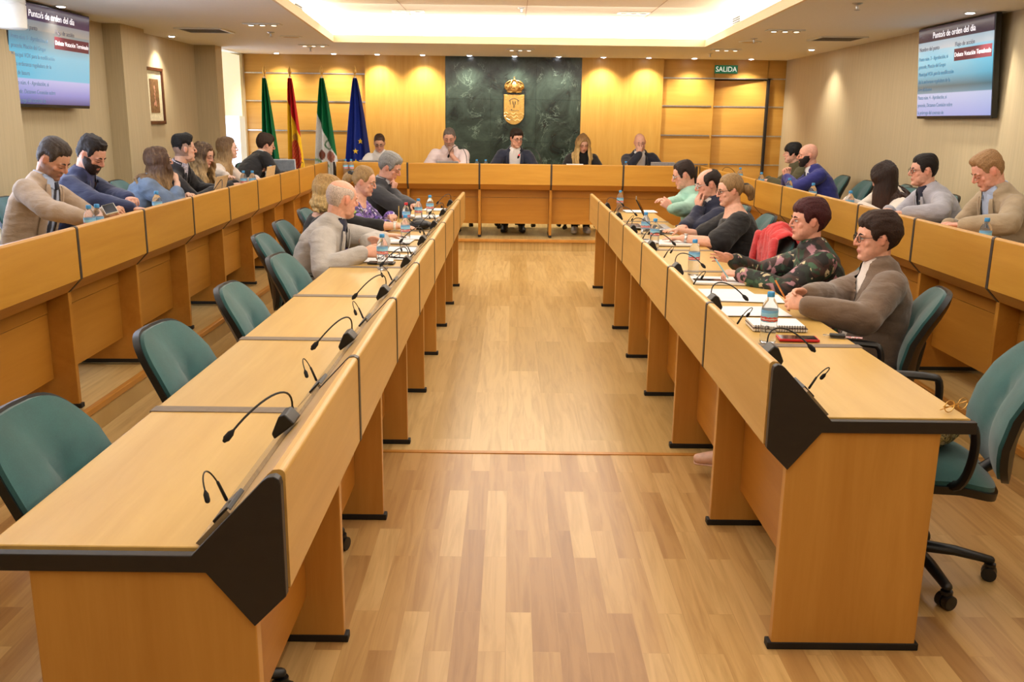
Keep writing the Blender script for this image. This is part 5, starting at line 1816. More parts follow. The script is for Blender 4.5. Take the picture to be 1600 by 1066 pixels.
    if tp.get('placket'):
        bt = MB()
        for v in (.86, .74, .62, .5, .38): bt.ell(tsurf(0, v, off + .006), (.005, .005, .004), None, 8, 6)
        bt.build('buttons', tp['placket'], go, smooth='all')
    # trousers and shoes
    g = MB()
    g.loft([cen(-.15), cen(-.02), cen(.1)], [tuple(x * .98 for x in rad(-.1)), tuple(x * .98 for x in rad(0)), tuple(x * .98 for x in rad(.1))], (1, 0, 0), 18)
    for sg in (-1, 1):
        hp, K, A = legp[sg]
        g.loft([hp, hp * .5 + K * .5, K], [.088 * b, .075 * b, .062 * b], (1, 0, 0), 14)
        g.loft([K, K * .6 + A * .4, A + Vector((0, 0, -.01))], [.062 * b, .06 * b, .052 * s], (1, 0, 0), 14)
    tm = fuse(g, 'trousers', .013, 3); tm.materials.append(legs if not isinstance(legs, tuple) else cloth('trouser_cloth', legs))
    link('trousers', tm, body)
    sm = plain('shoe_leather', shoe, .4)
    for sg in (-1, 1):
        hp, K, A = legp[sg]
        z0 = A.z - .085
        dirf = Vector((A.x - Hh.x * 0, 0, 0)); fd = Vector((sg * .12, 1, 0)).normalized()
        q = Vector((A.x, A.y, z0))
        up = Vector((0, 0, 1))
        so = MB().loft([q - fd * .05 + up * .045, q + up * .05, q + fd * .08 + up * .036, q + fd * .17 + up * .024], [(.036, .042), (.04, .046), (.044, .033), (.034, .02)], (1, 0, 0), 14, pw=2.3).build('shoe', sm, body, smooth='all')
        MB().loft([q - fd * .06 + up * .008, q + up * .008, q + fd * .1 + up * .008, q + fd * .18 + up * .008], [(.034, .008), (.036, .008), (.046, .008), (.03, .008)], (1, 0, 0), 12).build('sole', RUBBER if shoe[0] < 120 else sm, so)
    # glasses
    if glasses:
        gl = MB()
        for sg in (-1, 1):
            gl.tube([(sg * .032 + .024 * math.cos(a), .0985 - .012 * abs(math.cos(a)) * 0 - .006 * (1 if True else 0), .004 + .0175 * math.sin(a)) for a in [2 * PI * j / 18 for j in range(19)]], .0018, 6)
            gl.tube([(sg * .056, .092, .01), (sg * .077, .06, .012), (sg * .08, -.01, .012), (sg * .078, -.03, -.006)], .0016, 6)
        gl.tube([(-.009, .093, .007), (0, .1, .01), (.009, .093, .007)], .0016, 6)
        gl.xf(HM).build('glasses', glasses, body, smooth='all')
    if watch:
        sg, wm, dial = watch
        E, W, d, pn, pose = arms[sg]
        dd = (W - E).normalized(); p = W - dd * .025
        w_ = MB().loft([p - dd * .009, p + dd * .009], [.0315 * s, .0305 * s], fwd, 18, cap=False).build('watch_strap', wm, body, smooth='all')
        out_ = -pn.normalized() if abs(pn.normalized().dot(dd)) < .9 else lat
        MB().loft([p + out_ * .029 * s, p + out_ * .035 * s], [.015, .014], dd, 14, cap=False).build('watch_face', dial, w_, smooth='all')
    if extras: extras(dict(body=body, HM=HM, HM3=HM3, arms=arms, tsurf=tsurf, N=N, ax=ax, s=s, go=go, lat=lat, fwd=fwd))
    return body, arms


def make_hair(h, HM, HM3, C, body, hs, cen, rad, latv, fwd, N, ax, Tl, Ri):
    n, k = 72, 46
    th = np.linspace(-PI, PI, n, endpoint=False)
    zs = np.concatenate([np.linspace(-.10, .09, 34), np.linspace(.094, .1179, 12)])
    T_, Z_ = np.meshgrid(th, zs)
    A = np.abs(T_)
    zf, zt, zs_, zn = h.get('front', .072), h.get('temple', .05), h.get('side', .022), h.get('nape', -.062)
    burn = h.get('burn', .0)
    lowl = np.interp(A, [0, .55, .95, 1.15, 1.3, 1.5, 1.75, 2.0, 2.3, PI], [zf, zf - .002, zt, burn + .006, burn, zs_ + .008, zs_, -.02, zn + .008, zn])
    part = np.sin(T_ * 40 + Z_ * 60) * .0
    jit = np.array([noise.noise(Vector((math.sin(a) * 3 * 6, math.cos(a) * 18, 0))) for a in th])[None, :] * .006 + np.array([noise.noise(Vector((math.sin(a) * 40, math.cos(a) * 40, 7))) for a in th])[None, :] * .005
    q_ = np.clip((Z_ - lowl - jit + .004) / h.get('taper', .034), 0, 1)
    vis = np.clip((Z_ - lowl - jit + .004) / .006, 0, 1)
    m = vis * (.14 + .86 * q_ * q_ * (3 - 2 * q_))
    if 'bald' in h:                       # bald crown: hair only below this line
        hi = np.interp(A, [0, .9, 1.4, PI], [h['bald'][0] - .2, h['bald'][0] - .02, h['bald'][0], h['bald'][1]])
        m *= 1 / (1 + np.exp((Z_ - hi) / .008))
    tt, ts = h.get('top', .016), h.get('sides', .008)
    thick = ts + (tt - ts) * np.clip((Z_ - .03) / .07, 0, 1)
    thick = thick + h.get('back', 0) * np.clip((A - 1.6) / 1.0, 0, 1) * np.exp(-((Z_ - .03) / .05) ** 2)
    if 'quiff' in h: thick = thick + h['quiff'] * np.exp(-(T_ / .8) ** 2) * np.clip((Z_ - .06) / .03, 0, 1)
    if 'fringe' in h:                     # combed over to one side
        thick = thick + h['fringe'] * np.exp(-((T_ - .35) / .7) ** 2) * np.exp(-((Z_ - .085) / .02) ** 2)
    fr, am = h.get('curl', (16, .0025))
    base = hsurf(T_.ravel(), Z_.ravel())
    nz = np.array([noise.noise(Vector((p[0] * fr * 6 * (1 if h.get('curly') else 1.5), p[1] * fr * 6 * (1 if h.get('curly') else .35), p[2] * fr * 6 * (1 if h.get('curly') else .5)))) for p in base])
    off = (thick * m).ravel() + nz * am * m.ravel() - .007 * (1 - np.minimum(1, m.ravel() * 4))
    pts = hsurf(T_.ravel(), Z_.ravel(), off)
    fs = [(j * n + i, j * n + (i + 1) % n, (j + 1) * n + (i + 1) % n, (j + 1) * n + i) for j in range(len(zs) - 1) for i in range(n)]
    fs += [tuple(range(n - 1, -1, -1)), tuple((len(zs) - 1) * n + i for i in range(n))]
    mb = MB().add([tuple(p) for p in pts], fs)
    mb.xf(HM)
    rnd = random.Random(h.get('seed', 5))
    col, tip = h['col'], h.get('tip', h['col'])
    style = h.get('style', 'short')
    if style in ('long', 'bob'):
        ln = h.get('len', .36); cnt = h.get('count', 46)
        part_x = h.get('part', .0)
        open_ = h.get('open', .85)
        down = Vector((0, 0, -1))
        for q in range(cnt):
            t_ = (q + .5) / cnt
            a = open_ + (2 * PI - 2 * open_) * t_ + rnd.uniform(-.05, .05)
            a = a if a <= PI else a - 2 * PI
            lay = rnd.choice((0, .006, .012))
            pth = []
            for z in (.105, .085, .06, .03, 0.0, -.03):
                # start near the parting on the crown, move out to angle a
                bl = min(1, (.12 - z) / .07)
                pz = hsurf(np.array([a]), np.array([z]), np.array([.012 + lay]))[0]
                pz = Vector(pz); pz.x = pz.x * bl + part_x * (1 - bl)
                pth.append(HM @ pz)
            p = pth[-1]
            outd = (p - (HM @ Vector((0, -.01, -.03)))); outd.z = 0
            outd = outd.normalized() if outd.length > 1e-4 else Vector((0, -1, 0))
            L_ = ln * rnd.uniform(.82, 1.05) * (h.get('frontlen', 1.0) if abs(a) < 1.6 else 1)
            steps = 9
            wv = h.get('wave', .008); ph = rnd.uniform(0, 6)
            prev = p
            for i in range(1, steps + 1):
                f = i / steps
                np_ = p + down * (L_ * f) + outd * (.018 * math.sin(min(1, f * 1.5) * PI / 2)) + outd.cross(down) * wv * math.sin(f * 9 + ph) + outd * wv * .6 * math.cos(f * 9 + ph)
                # keep outside the shoulders and back
                rel = np_ - cen(0); v = rel.dot(ax) / Tl
                if v < 1.0:
                    c_ = cen(v); rx, ry = rad(v); rx = rx * 1.02 + .045; ry += .035
                    l = latv(v); dx = (np_ - c_).dot(l); dy = (np_ - c_).dot(fwd)
                    e_ = math.hypot(dx / rx, dy / ry)
                    if e_ < 1 and e_ > 1e-3:
                        np_ = c_ + l * (dx / e_) + fwd * (dy / e_) + ax * ((np_ - c_).dot(ax))
                pth.append(np_)
            rr = [.006, .013, .016, .017, .018, .018] + [.018 - .012 * (i / steps) ** 2 for i in range(1, steps + 1)]
            rr = [r * h.get('lock', 1.0) for r in rr]
            mb.loft(pth, [(r * 1.25, r * .8) for r in rr], [Vector(outd.cross(down))] * len(pth), 8)
    if style == 'pony':
        b0 = HM @ Vector(h.get('at', (0, -.108, .045))); hd = HM3
        t_ = h.get('tail', .16); bk = hd @ Vector((0, -1, .1))
        p1 = b0 + bk * .035; p2 = p1 + bk * .03 + Vector((0, 0, -.05)); p3 = p2 + Vector((0, 0, -t_)) + bk * h.get('kick', .0)
        path = bez(b0 - bk * .01, p1, p2, p3, 9)
        fat = h.get('fat', .03)
        for q in range(9):
            o = Vector((rnd.uniform(-1, 1), rnd.uniform(-1, 1), rnd.uniform(-.3, .3))) * fat * .45
            mb.loft([p + o * min(1, i / 3) for i, p in enumerate(path)], [fat * (.5 + .35 * math.sin(PI * min(1, i / 7))) * (1 - .6 * max(0, i - 6) / 4) for i in range(10)], (1, 0, 0), 8)
        tie_ = MB().loft([b0 + bk * .006, b0 + bk * .022], [fat * .82, fat * .82], hd @ Vector((1, 0, 0)), 14)
    if style == 'bun':
        mb.ell(HM @ Vector((0, -.125, .0)), (.035, .03, .04))
    if style == 'short' and not h.get('remesh'):
        me = mb.mesh('hair', None, 'all')
    else:
        me = fuse(mb, 'hair', .0055, 2)
        co_ = verts(me); nrm = np.empty(len(me.vertices) * 3, np.float32); me.vertices.foreach_get('normal', nrm); nrm = nrm.reshape(-1, 3)
        st = np.array([noise.noise(Vector((p[0] * 120, p[1] * 120, p[2] * 9))) for p in co_])
        setverts(me, co_ + nrm * (st[:, None] * (.0042 if style == 'long' else .0018)))
    co_ = verts(me)
    rel = (co_[:, 2] - C.z)
    kk = np.clip((-rel + h.get('tip0', -.02)) / h.get('tipl', .2), 0, 1)[:, None]
    stv = np.array([noise.noise(Vector((p[0] * 60, p[1] * 60, p[2] * 8))) for p in co_])[:, None]
    kk = np.clip(kk + stv * .45 * h.get('mix', .4), 0, 1)
    setcol(me, lin(col) * (1 - kk) + lin(tip) * kk)
    me.materials.append(HAIRM if style != 'short' else HAIRC)
    ho = link('hair', me, body)
    if style == 'pony': tie_.build('hair_tie', BLACKP, ho, smooth='all')

def jacket(rgb, shirt=None, opn=(.075, .03, .15), **k):
    d = dict(name='jacket', mat=cloth('jacket_cloth', rgb), off=.022, loose=.008, open=opn, lapel=True, fold=.005)
    if shirt is not None:
        d['inner'] = dict(name='shirt', mat=shirt, collar=shirt)
    d.update(k)
    return d


def shirt_(mat, name='shirt', **k):
    d = dict(name=name, mat=mat, off=.014, loose=.006, fold=.005)
    d.update(k)
    return d


SH_WHITE = cloth('shirt_white', (236, 232, 230), .8, .1, 300, .02)
SH_LBLUE = cloth('shirt_light_blue', (176, 192, 222), .8, .1, 300, .03)
SH_NAVY = cloth('shirt_navy', (24, 30, 56), .8, .1, 300, .05)
SH_BLACK = cloth('cloth_black', (20, 19, 22), .85, .15, 300, .05)
SH_PINK = cloth('shirt_pale_pink', (232, 214, 214), .8, .1, 300, .03)
SH_CREAM = cloth('knit_cream', (222, 208, 198), .85, .3, 200, .03)
DENIM = cloth('denim', (104, 120, 142), .85, .1, 420, .10)
MINT = cloth('shirt_mint', (164, 206, 188), .8, .1, 300, .03)
BROWN = cloth('knit_brown', (112, 90, 72), .9, .4, 180, .06)
CAMO = patches('camouflage_print', (64, 40, 34), [((40, 66, 48), 9, .52), ((24, 22, 20), 10, .55), ((170, 122, 130), 9, .62), ((196, 180, 142), 17, .645), ((60, 92, 66), 15, .62), ((30, 40, 30), 12, .6)])
FLORAL = patches('purple_print', (64, 48, 96), [((130, 100, 178), 14, .5), ((226, 218, 236), 18, .59), ((32, 28, 44), 16, .57), ((152, 178, 62), 12, .64), ((96, 66, 156), 22, .58), ((190, 160, 214), 24, .64)])
STRIPE = blotch('striped_shirt', [(200, 196, 210), (110, 104, 130), (220, 216, 224), (120, 110, 140)], 60, .8, .3)

KIDX = {}


def chair_for(x, y, z, face, label, kind='teal'):
    make_chair(x, y, z, face, label, 'office chairs', kind)


GREY_H = dict(col=(150, 146, 142), tip=(110, 106, 102), tip0=.02, tipl=.1, mix=.6)
DKBR = (40, 29, 23)
people = []


def add(*a, **k): people.append((a, k))


def edge_l(k): return lo(k + .5).x - DA


# ---- left platform, facing +x
EL = -90
h1 = at(84, 250, X=-2.84)
add('man in beige blazer and navy tie looking down at his phone', (-3.05, 5.72), EL - 4, S, h1, (EL - 8, 34, 0), desk=(.38, .74),
    R=dict(w=at(128, 340, X=-2.50), pose='relax'), L=dict(w=at(170, 332, X=-2.56), pose='grip', d=(.3, .7, .25), p=(-.3, .2, -.6)),
    top=jacket((176, 152, 128), SH_LBLUE, (.078, .045, .1)), tie=cloth('tie_navy', (24, 30, 52), .6), skin=(206, 150, 122), eyes=False,
    hair=dict(col=(70, 58, 50), tip=(128, 120, 112), tip0=-.0, tipl=.06, mix=1.0, top=.020, sides=.009, front=.074, temple=.056, seed=1, curl=(14, .004)), stubble=((90, 70, 60), .6), scale=.98)
h2 = at(143, 243, X=-2.88)
add('bearded man in navy blazer with dark curly hair, looking down', (-3.14, 6.40), EL, S, h2, (EL - 10, 30, 0), desk=(.42, .74),
    R=dict(w=at(214, 330, X=-2.46), pose='relax'), L=dict(w=at(222, 318, X=-2.46), pose='curl'),
    top=jacket((34, 40, 74), cloth('shirt_blue_dark', (60, 62, 100)), (.07, .035, .1)), skin=(212, 152, 126), eyes=False,
    hair=dict(col=(36, 26, 22), top=.022, sides=.008, front=.076, temple=.06, curly=True, curl=(11, .008), seed=2), beard=((52, 36, 30), .007), scale=.97)
h3 = at(250, 252, X=-2.86)
add('woman in denim jacket with long wavy ombre hair, hand at chin', (-3.10, 7.50), EL + 8, S, h3, (-66, -4, 0), desk=(.40, .74), sex='f',
    R=dict(h=(.055, .115, -.20), hd=(-.35, .0, .9), hp=(-.5, -.7, .1), pose='curl', pole=(.6, .4, -1)), L=dict(l=(-.12, .44, .79)),
    top=dict(name='denim_jacket', mat=DENIM, off=.022, loose=.014, fold=.007, collar=DENIM, sleeve=.8), skin=(222, 172, 146),
    hair=dict(col=(84, 58, 40), tip=(196, 156, 104), tip0=-.06, tipl=.22, style='long', len=.36, wave=.016, open=.98, seed=3, mix=.6, count=52))
h4 = at(288, 233, X=-2.84)
add('young man with black quiff and dark jacket looking away', (-3.10, 8.22), EL + 10, S, h4, (-55, 0, 0), desk=(.40, .74),
    R=dict(l=(.10, .46, .79), pose='flat'), L=dict(l=(-.08, .46, .79), pose='relax'),
    top=jacket((28, 27, 32), STRIPE, (.07, .04, .1)), skin=(216, 164, 138),
    hair=dict(col=(18, 15, 15), top=.022, sides=.0025, front=.074, side=.045, nape=.01, burn=.03, temple=.055, quiff=.012, fade=(110, 92, 82), seed=4))
h5 = at(319, 243, X=-2.90)
add('woman with wavy blonde highlights in black jacket, looking down', (-3.14, 8.92), EL, S, h5, (EL - 12, 18, 0), desk=(.43, .74), sex='f',
    R=dict(l=(.08, .46, .79), pose='type'), L=dict(l=(-.1, .46, .79), pose='type'), eyes=False,
    top=jacket((26, 24, 26), cloth('patterned_blouse', (190, 184, 176), .8, .1, 300, .2), (.07, .05, .1)), skin=(222, 168, 144),
    hair=dict(col=(86, 62, 42), tip=(206, 170, 118), tip0=.0, tipl=.16, style='long', len=.30, wave=.018, open=1.0, part=.02, seed=6, mix=1.0))
h6 = at(357, 232, X=-2.94)
add('woman in cream sweater with straight blonde hair', (-3.16, 9.72), EL, S, h6, (-72, -2, 0), desk=(.44, .74), sex='f',
    R=dict(w=at(372, 290, X=-2.50), pose='flat'), L=dict(l=(-.1, .46, .79)),
    top=shirt_(SH_CREAM, 'sweater', off=.018, loose=.012), skin=(230, 182, 158),
    hair=dict(col=(112, 84, 56), tip=(188, 154, 108), tip0=.06, tipl=.22, style='long', len=.27, wave=.004, open=1.45, seed=7, mix=.5, count=44))
h7 = at(416, 227, X=-2.86)
add('person in black jacket turned away towards the flags', (-3.12, 10.45), -62, S, h7, (-62, 12, 0), desk=None,
    R=dict(w=at(452, 272, X=-2.60), pose='flat'), L=dict(l=(-.15, .35, .80)),
    top=jacket((24, 25, 30), SH_WHITE, (.07, .03, .2)), skin=(222, 166, 138),
    hair=dict(col=(62, 44, 33), top=.030, sides=.017, front=.062, side=.0, nape=-.068, burn=-.01, back=.008, seed=8, curl=(16, .003)))
# ---- top table, facing the camera
EB = 180
for nm in ():
    pass
h8 = at(593, 224, Y=12.22)
add('woman with glasses and ponytail in white blouse at the top table', (h8.x - .01, 12.50), EB, S, h8, (EB + 4, 24, 0), desk=(.46, .74), sex='f', near=False,
    R=dict(l=(.1, .45, .80), pose='type'), L=dict(l=(-.1, .45, .80), pose='type'), eyes=False,
    top=shirt_(SH_WHITE, 'blouse', loose=.012, collar=SH_WHITE), skin=(206, 152, 126), glasses=BLACKP,
    hair=dict(col=(66, 46, 34), tip=(112, 82, 58), tip0=.08, tipl=.1, style='pony', at=(.02, -.105, .05), tail=.14, kick=.0, fat=.028, top=.013, sides=.007, front=.074, taper=.045, nape=-.05, seed=9, burn=.02))
h9 = at(702, 216, Y=12.22)
add('heavy grey haired man in white shirt, fist at his mouth', (h9.x, 12.52), EB, S, h9, (EB, 20, 0), desk=(.48, .74), bulk=1.12, near=False,
    L=dict(h=(-.03, .125, -.175), hd=(.1, .0, 1), hp=(.1, -1, .2), pose='fist', pole=(-.7, .4, -1)), R=dict(l=(.16, .42, .80)), eyes=False,
    top=shirt_(SH_PINK, 'shirt', collar=SH_PINK, loose=.012, sleeve=.62, placket=WHITEP), shirt_sleeve=.6, skin=(206, 148, 124),
    hair=dict(col=(112, 100, 92), tip=(150, 142, 136), tip0=.05, tipl=.1, top=.010, sides=.006, front=.074, seed=10, mix=.6), stubble=((140, 124, 114), .7), scale=1.0)
h10 = at(807, 217, Y=12.22)
add('man in glasses and navy suit speaking at the top table centre', (h10.x - .03, 12.52), EB, S, h10, (EB + 24, 12, 0), desk=(.48, .74), near=False,
    R=dict(l=(.14, .44, .80)), L=dict(l=(-.14, .44, .80)),
    top=jacket((36, 42, 62), SH_WHITE, (.085, .05, .1)), skin=(214, 158, 132), glasses=BLACKP,
    hair=dict(col=(48, 34, 28), top=.024, sides=.012, front=.062, fringe=.008, seed=11))
h11 = at(911, 225, Y=12.22)
add('woman with long blonde hair in black jacket at the top table', (h11.x, 12.50), EB, S, h11, (EB + 10, 28, 4), desk=(.46, .74), sex='f', near=False, eyes=False,
    R=dict(l=(.08, .44, .80), pose='relax'), L=dict(l=(-.1, .44, .80), pose='relax'),
    top=jacket((22, 21, 24), SH_BLACK, (.085, .05, .1)), skin=(214, 160, 134), shoe=(226, 222, 214), legs=(22, 22, 26),
    feet={-1: (h11.x + .06, 12.08, S + .09), 1: (h11.x - .09, 12.08, S + .09)},
    hair=dict(col=(140, 104, 62), tip=(216, 180, 116), tip0=.08, tipl=.16, style='long', len=.30, wave=.010, open=.85, part=-.02, seed=12, mix=.6))
h12 = at(1000, 223, Y=12.26)
add('bald man in navy jacket covering his face with one hand', (h12.x + .04, 12.54), EB, S, h12, (EB + 2, 14, 6), desk=(.50, .74), near=False, eyes=False,
    R=dict(h=(.035, .145, -.118), hd=(-.12, -.14, 1), hp=(-.15, -1, -.1), pose='flat', pole=(.7, .4, -1)), L=dict(l=(-.14, .42, .80)),
    top=jacket((30, 33, 48), SH_WHITE, (.08, .05, .1), pin=(-.09,)), skin=(218, 160, 134), stubble=((170, 130, 110), .4))
# ---- right platform, facing -x
ER = 90
h13 = at(1238, 240, X=3.16)
add('woman with black fringe in olive jacket, behind the bald man', (3.36, 10.46), ER, S, h13, (ER - 14, 2, 0), desk=(.42, .74), sex='f',
    R=dict(l=(.06, .44, .80), pose='relax'), L=dict(l=(-.08, .45, .80), pose='relax'),
    top=dict(name='jacket', mat=cloth('olive_cloth', (78, 72, 44)), off=.022, loose=.014, fold=.006, collar=cloth('olive_collar', (70, 64, 40))), skin=(222, 168, 146), glasses=None,
    hair=dict(col=(18, 15, 16), top=.024, sides=.017, front=.026, temple=.024, burn=-.03, side=-.02, nape=-.06, style='bun', seed=13, remesh=True))
h14 = at(1262, 243, X=3.06)
add('bald bearded man in royal blue suit with clasped hands', (3.30, 9.55), ER, S, h14, (ER - 8, 4, 0), desk=(.36, .74),
    L=dict(h=(-.035, .215, -.215), hd=(.35, .15, .9), hp=(1, -.2, -.2), pose='curl', pole=(-.5, .7, -1)), R=dict(h=(.035, .215, -.215), hd=(-.35, .15, .9), hp=(-1, -.2, -.2), pose='curl', pole=(.5, .7, -1)),
    top=jacket((44, 46, 122), SH_WHITE, (.075, .035, .1)), skin=(222, 158, 132), beard=((40, 30, 27), .009), hair=None, tie=cloth('tie_dark', (30, 30, 40)), stubble=None, scale=.97)
h15 = at(1380, 277, X=3.08)
add('woman with long brown hair hiding her face, white blouse', (3.30, 7.78), ER, S, h15, (62, 34, 0), desk=(.36, .74), sex='f', eyes=False,
    L=dict(w=at(1345, 323, X=2.86), pose='relax'), R=dict(l=(.1, .42, .79)),
    top=shirt_(cloth('blouse_ivory', (226, 214, 202), .7, .1, 300, .03), 'blouse', loose=.018), skin=(222, 172, 148),
    hair=dict(col=(44, 27, 20), tip=(78, 46, 30), tip0=-.05, tipl=.3, style='long', len=.40, wave=.005, open=.80, seed=15, mix=.5, count=60, lock=1.15))
h16 = at(1442, 267, X=3.10)
add('man in glasses, pale grey blazer and navy shirt', (3.36, 7.00), ER, S, h16, (ER - 4, 4, 0), desk=(.42, .74), bulk=1.06,
    L=dict(w=at(1415, 333, X=2.84), pose='relax', pole=(-.9, -.3, -.2)), R=dict(l=(.06, .46, .79), pose='relax'),
    top=jacket((176, 174, 184), SH_NAVY, (.06, .03, .1)), skin=(220, 160, 136), glasses=BLACKP,
    hair=dict(col=(30, 22, 20), top=.019, sides=.009, front=.068, burn=-.012, seed=16, curl=(16, .003)))
for q in people[-1:]: q[1]['top']['inner']['buttons'] = WHITEP
h17 = at(1543, 268, X=3.10)
add('fair haired man in beige blazer looking down, right side', (3.38, 6.05), ER, S, h17, (ER - 4, 30, 0), desk=(.44, .74), bulk=1.08, eyes=False,
    L=dict(w=at(1505, 352, X=2.84), pose='relax', pole=(-.9, -.3, -.2)), R=dict(l=(.06, .46, .79)),
    top=jacket((172, 152, 124), SH_LBLUE, (.075, .04, .1)), skin=(226, 160, 138),
    hair=dict(col=(176, 136, 94), tip=(150, 108, 70), tip0=.0, tipl=.08, top=.018, sides=.008, front=.076, fringe=.013, seed=17, curl=(15, .004)), scale=.98)
# ---- left inner row, facing +x on the floor
h18 = at(610, 262, Y=8.12)
add('grey haired man in charcoal suit resting his chin on a fist', (-1.27, 8.18), EL, 0, h18, (EL - 10, 26, 0), desk=(.24, .74), eyes=False,
    R=dict(h=(.03, .120, -.185), hd=(-.15, -.05, 1), hp=(-.1, -1, .2), pose='fist', pole=(.5, .8, -1)), L=dict(w=at(672, 336, Z=.79), pose='relax'),
    top=jacket((52, 52, 56), cloth('shirt_grey', (186, 184, 190)), (.07, .04, .1)), skin=(216, 154, 128),
    hair=dict(col=(150, 147, 142), tip=(96, 92, 88), tip0=.0, tipl=.08, mix=1.0, top=.024, sides=.015, front=.068, back=.008, burn=-.02, side=.005, seed=18, curl=(10, .005)))
h19 = at(570, 284, Y=7.28)
add('woman with blonde ponytail in purple patterned blouse', (-1.30, 7.30), EL, 0, h19, (EL - 8, 16, 0), desk=(.27, .74), sex='f', bulk=1.1,
    R=dict(w=at(606, 352, Z=.79), pose='flat'), L=dict(w=at(610, 338, Z=.82), pose='pen'),
    top=shirt_(FLORAL, 'blouse', loose=.014, vtop=.91), skin=(224, 166, 140), eyes=True,
    hair=dict(col=(164, 128, 80), tip=(206, 172, 118), tip0=.1, tipl=.16, style='pony', at=(0, -.110, .022), tail=.11, kick=.03, fat=.042, top=.016, sides=.012, front=.084, temple=.06, taper=.05, nape=-.06, burn=.0, side=.004, seed=19, mix=.6))
h20 = at(515, 300, Y=6.52)
add('woman with curly blonde hair in black, half hidden behind others', (-1.33, 6.55), EL, 0, h20, (EL + 10, 12, 0), desk=(.30, .74), sex='f', bulk=1.05,
    R=dict(w=at(636, 372, Z=.79), pose='flat'), L=dict(w=at(646, 356, Z=.79), pose='flat'),
    top=shirt_(SH_BLACK, 'top', sleeve=.72, vtop=.91), skin=(226, 170, 142), shirt_sleeve=.6,
    hair=dict(col=(176, 138, 84), tip=(216, 182, 120), tip0=.1, tipl=.16, style='long', len=.12, wave=.022, open=1.0, seed=20, mix=.8, count=52), watch=(-1, WHITEP, WHITEP))
h21 = at(535, 312, Y=5.66)
add('balding man in pale grey blazer with hands folded', (-1.24, 5.64), EL - 3, 0, h21, (-50, 8, 0), desk=(.21, .74), bulk=1.08,
    R=dict(w=at(566, 396, Z=.80), pose='curl', d=(-.25, 1, .1), p=(-.9, 0, -.4)), L=dict(w=at(572, 378, Z=.83), pose='curl', d=(.2, 1, .0), p=(.9, 0, -.4)),
    top=jacket((176, 168, 160), SH_NAVY, (.07, .04, .1)), skin=(220, 156, 128),
    hair=dict(col=(216, 194, 178), tip=(204, 182, 166), top=.003, sides=.003, front=.08, bald=(.060, .078), brow=(150, 130, 118), seed=21), nose=1.15, scale=.98)
# ---- right inner row, facing -x on the floor
h22 = at(1068, 274, Y=8.06)
add('man in mint green shirt and glasses holding a tablet', (1.66, 8.10), ER, 0, h22, (ER - 6, 18, 0), desk=(.31, .74), bulk=1.08, eyes=True,
    L=dict(w=at(1016, 334, Z=.88), pose='grip', d=(.15, .8, .6), p=(.9, 0, .1)), R=dict(w=at(1016, 326, Z=.90), pose='relax', d=(-.3, .9, .3), p=(0, .3, -.9)),
    top=shirt_(MINT, 'shirt', collar=MINT, loose=.012), skin=(222, 158, 134), glasses=STEEL,
    hair=dict(col=(50, 34, 27), top=.018, sides=.012, front=.078, burn=-.02, temple=.062, seed=22))
h23 = at(1106, 288, Y=7.22)
add('balding man in navy jacket and glasses, hand on his cheek', (1.66, 7.30), ER, 0, h23, (ER + 4, 14, 0), desk=(.31, .74), bulk=1.12, eyes=True,
    L=dict(h=(-.045, .125, -.18), hd=(.25, -.10, .95), hp=(.35, -.9, .2), pose='relax', pole=(-.5, .8, -1)), R=dict(w=at(1066, 356, Z=.79), pose='relax'),
    top=jacket((32, 36, 60), SH_WHITE, (.075, .04, .1)), skin=(224, 162, 138), glasses=STEEL,
    hair=dict(col=(44, 32, 27), top=.012, sides=.016, front=.10, temple=.07, bald=(.085, .105), burn=-.01, curly=True, curl=(12, .004), seed=23), watch=(-1, BLACKP, STEEL))
h24 = at(1140, 298, Y=6.58)
add('woman with short blonde ponytail in black T-shirt', (1.62, 6.55), ER, 0, h24, (ER + 6, 10, 0), desk=(.27, .74), sex='f', bulk=1.16,
    L=dict(w=at(1066, 372, Z=.79), pose='flat', d=(.3, 1, -.02)), R=dict(w=at(1058, 360, Z=.79), pose='flat'),
    top=shirt_(SH_BLACK, 't_shirt', sleeve=.44, loose=.012, vtop=.90), shirt_sleeve=.5, skin=(226, 168, 142), glasses=BLACKP,
    hair=dict(col=(160, 128, 86), tip=(130, 98, 62), tip0=.05, tipl=.14, style='pony', at=(0, -.112, .005), tail=.05, kick=.0, fat=.036, top=.015, sides=.012, front=.074, taper=.045, burn=-.005, side=.0, nape=-.055, seed=24, mix=.8), watch=(-1, STEEL, STEEL))
h26 = at(1262, 345, Y=4.90)
add('woman with dark red cropped hair in camouflage blouse, gesturing', (1.66, 4.86), ER, 0, h26, (ER + 2, 2, 0), desk=(.31, .74), sex='f', bulk=1.06,
    R=dict(w=at(1148, 408, Y=5.02), pose='open', d=(.1, 1, .25), p=(-.55, .25, -.4)), L=dict(w=at(1158, 430, Y=4.78), pose='pen', d=(.25, 1, .15), p=(.3, .1, -.9)),
    top=shirt_(CAMO, 'blouse', loose=.014, collar=CAMO), skin=(222, 156, 132),
    hair=dict(col=(70, 24, 28), tip=(52, 22, 20), tip0=-.01, tipl=.08, top=.022, sides=.015, front=.054, side=.012, nape=-.075, burn=-.01, back=.014, seed=26, curl=(15, .004)))
h27 = at(1368, 372, Y=4.20)
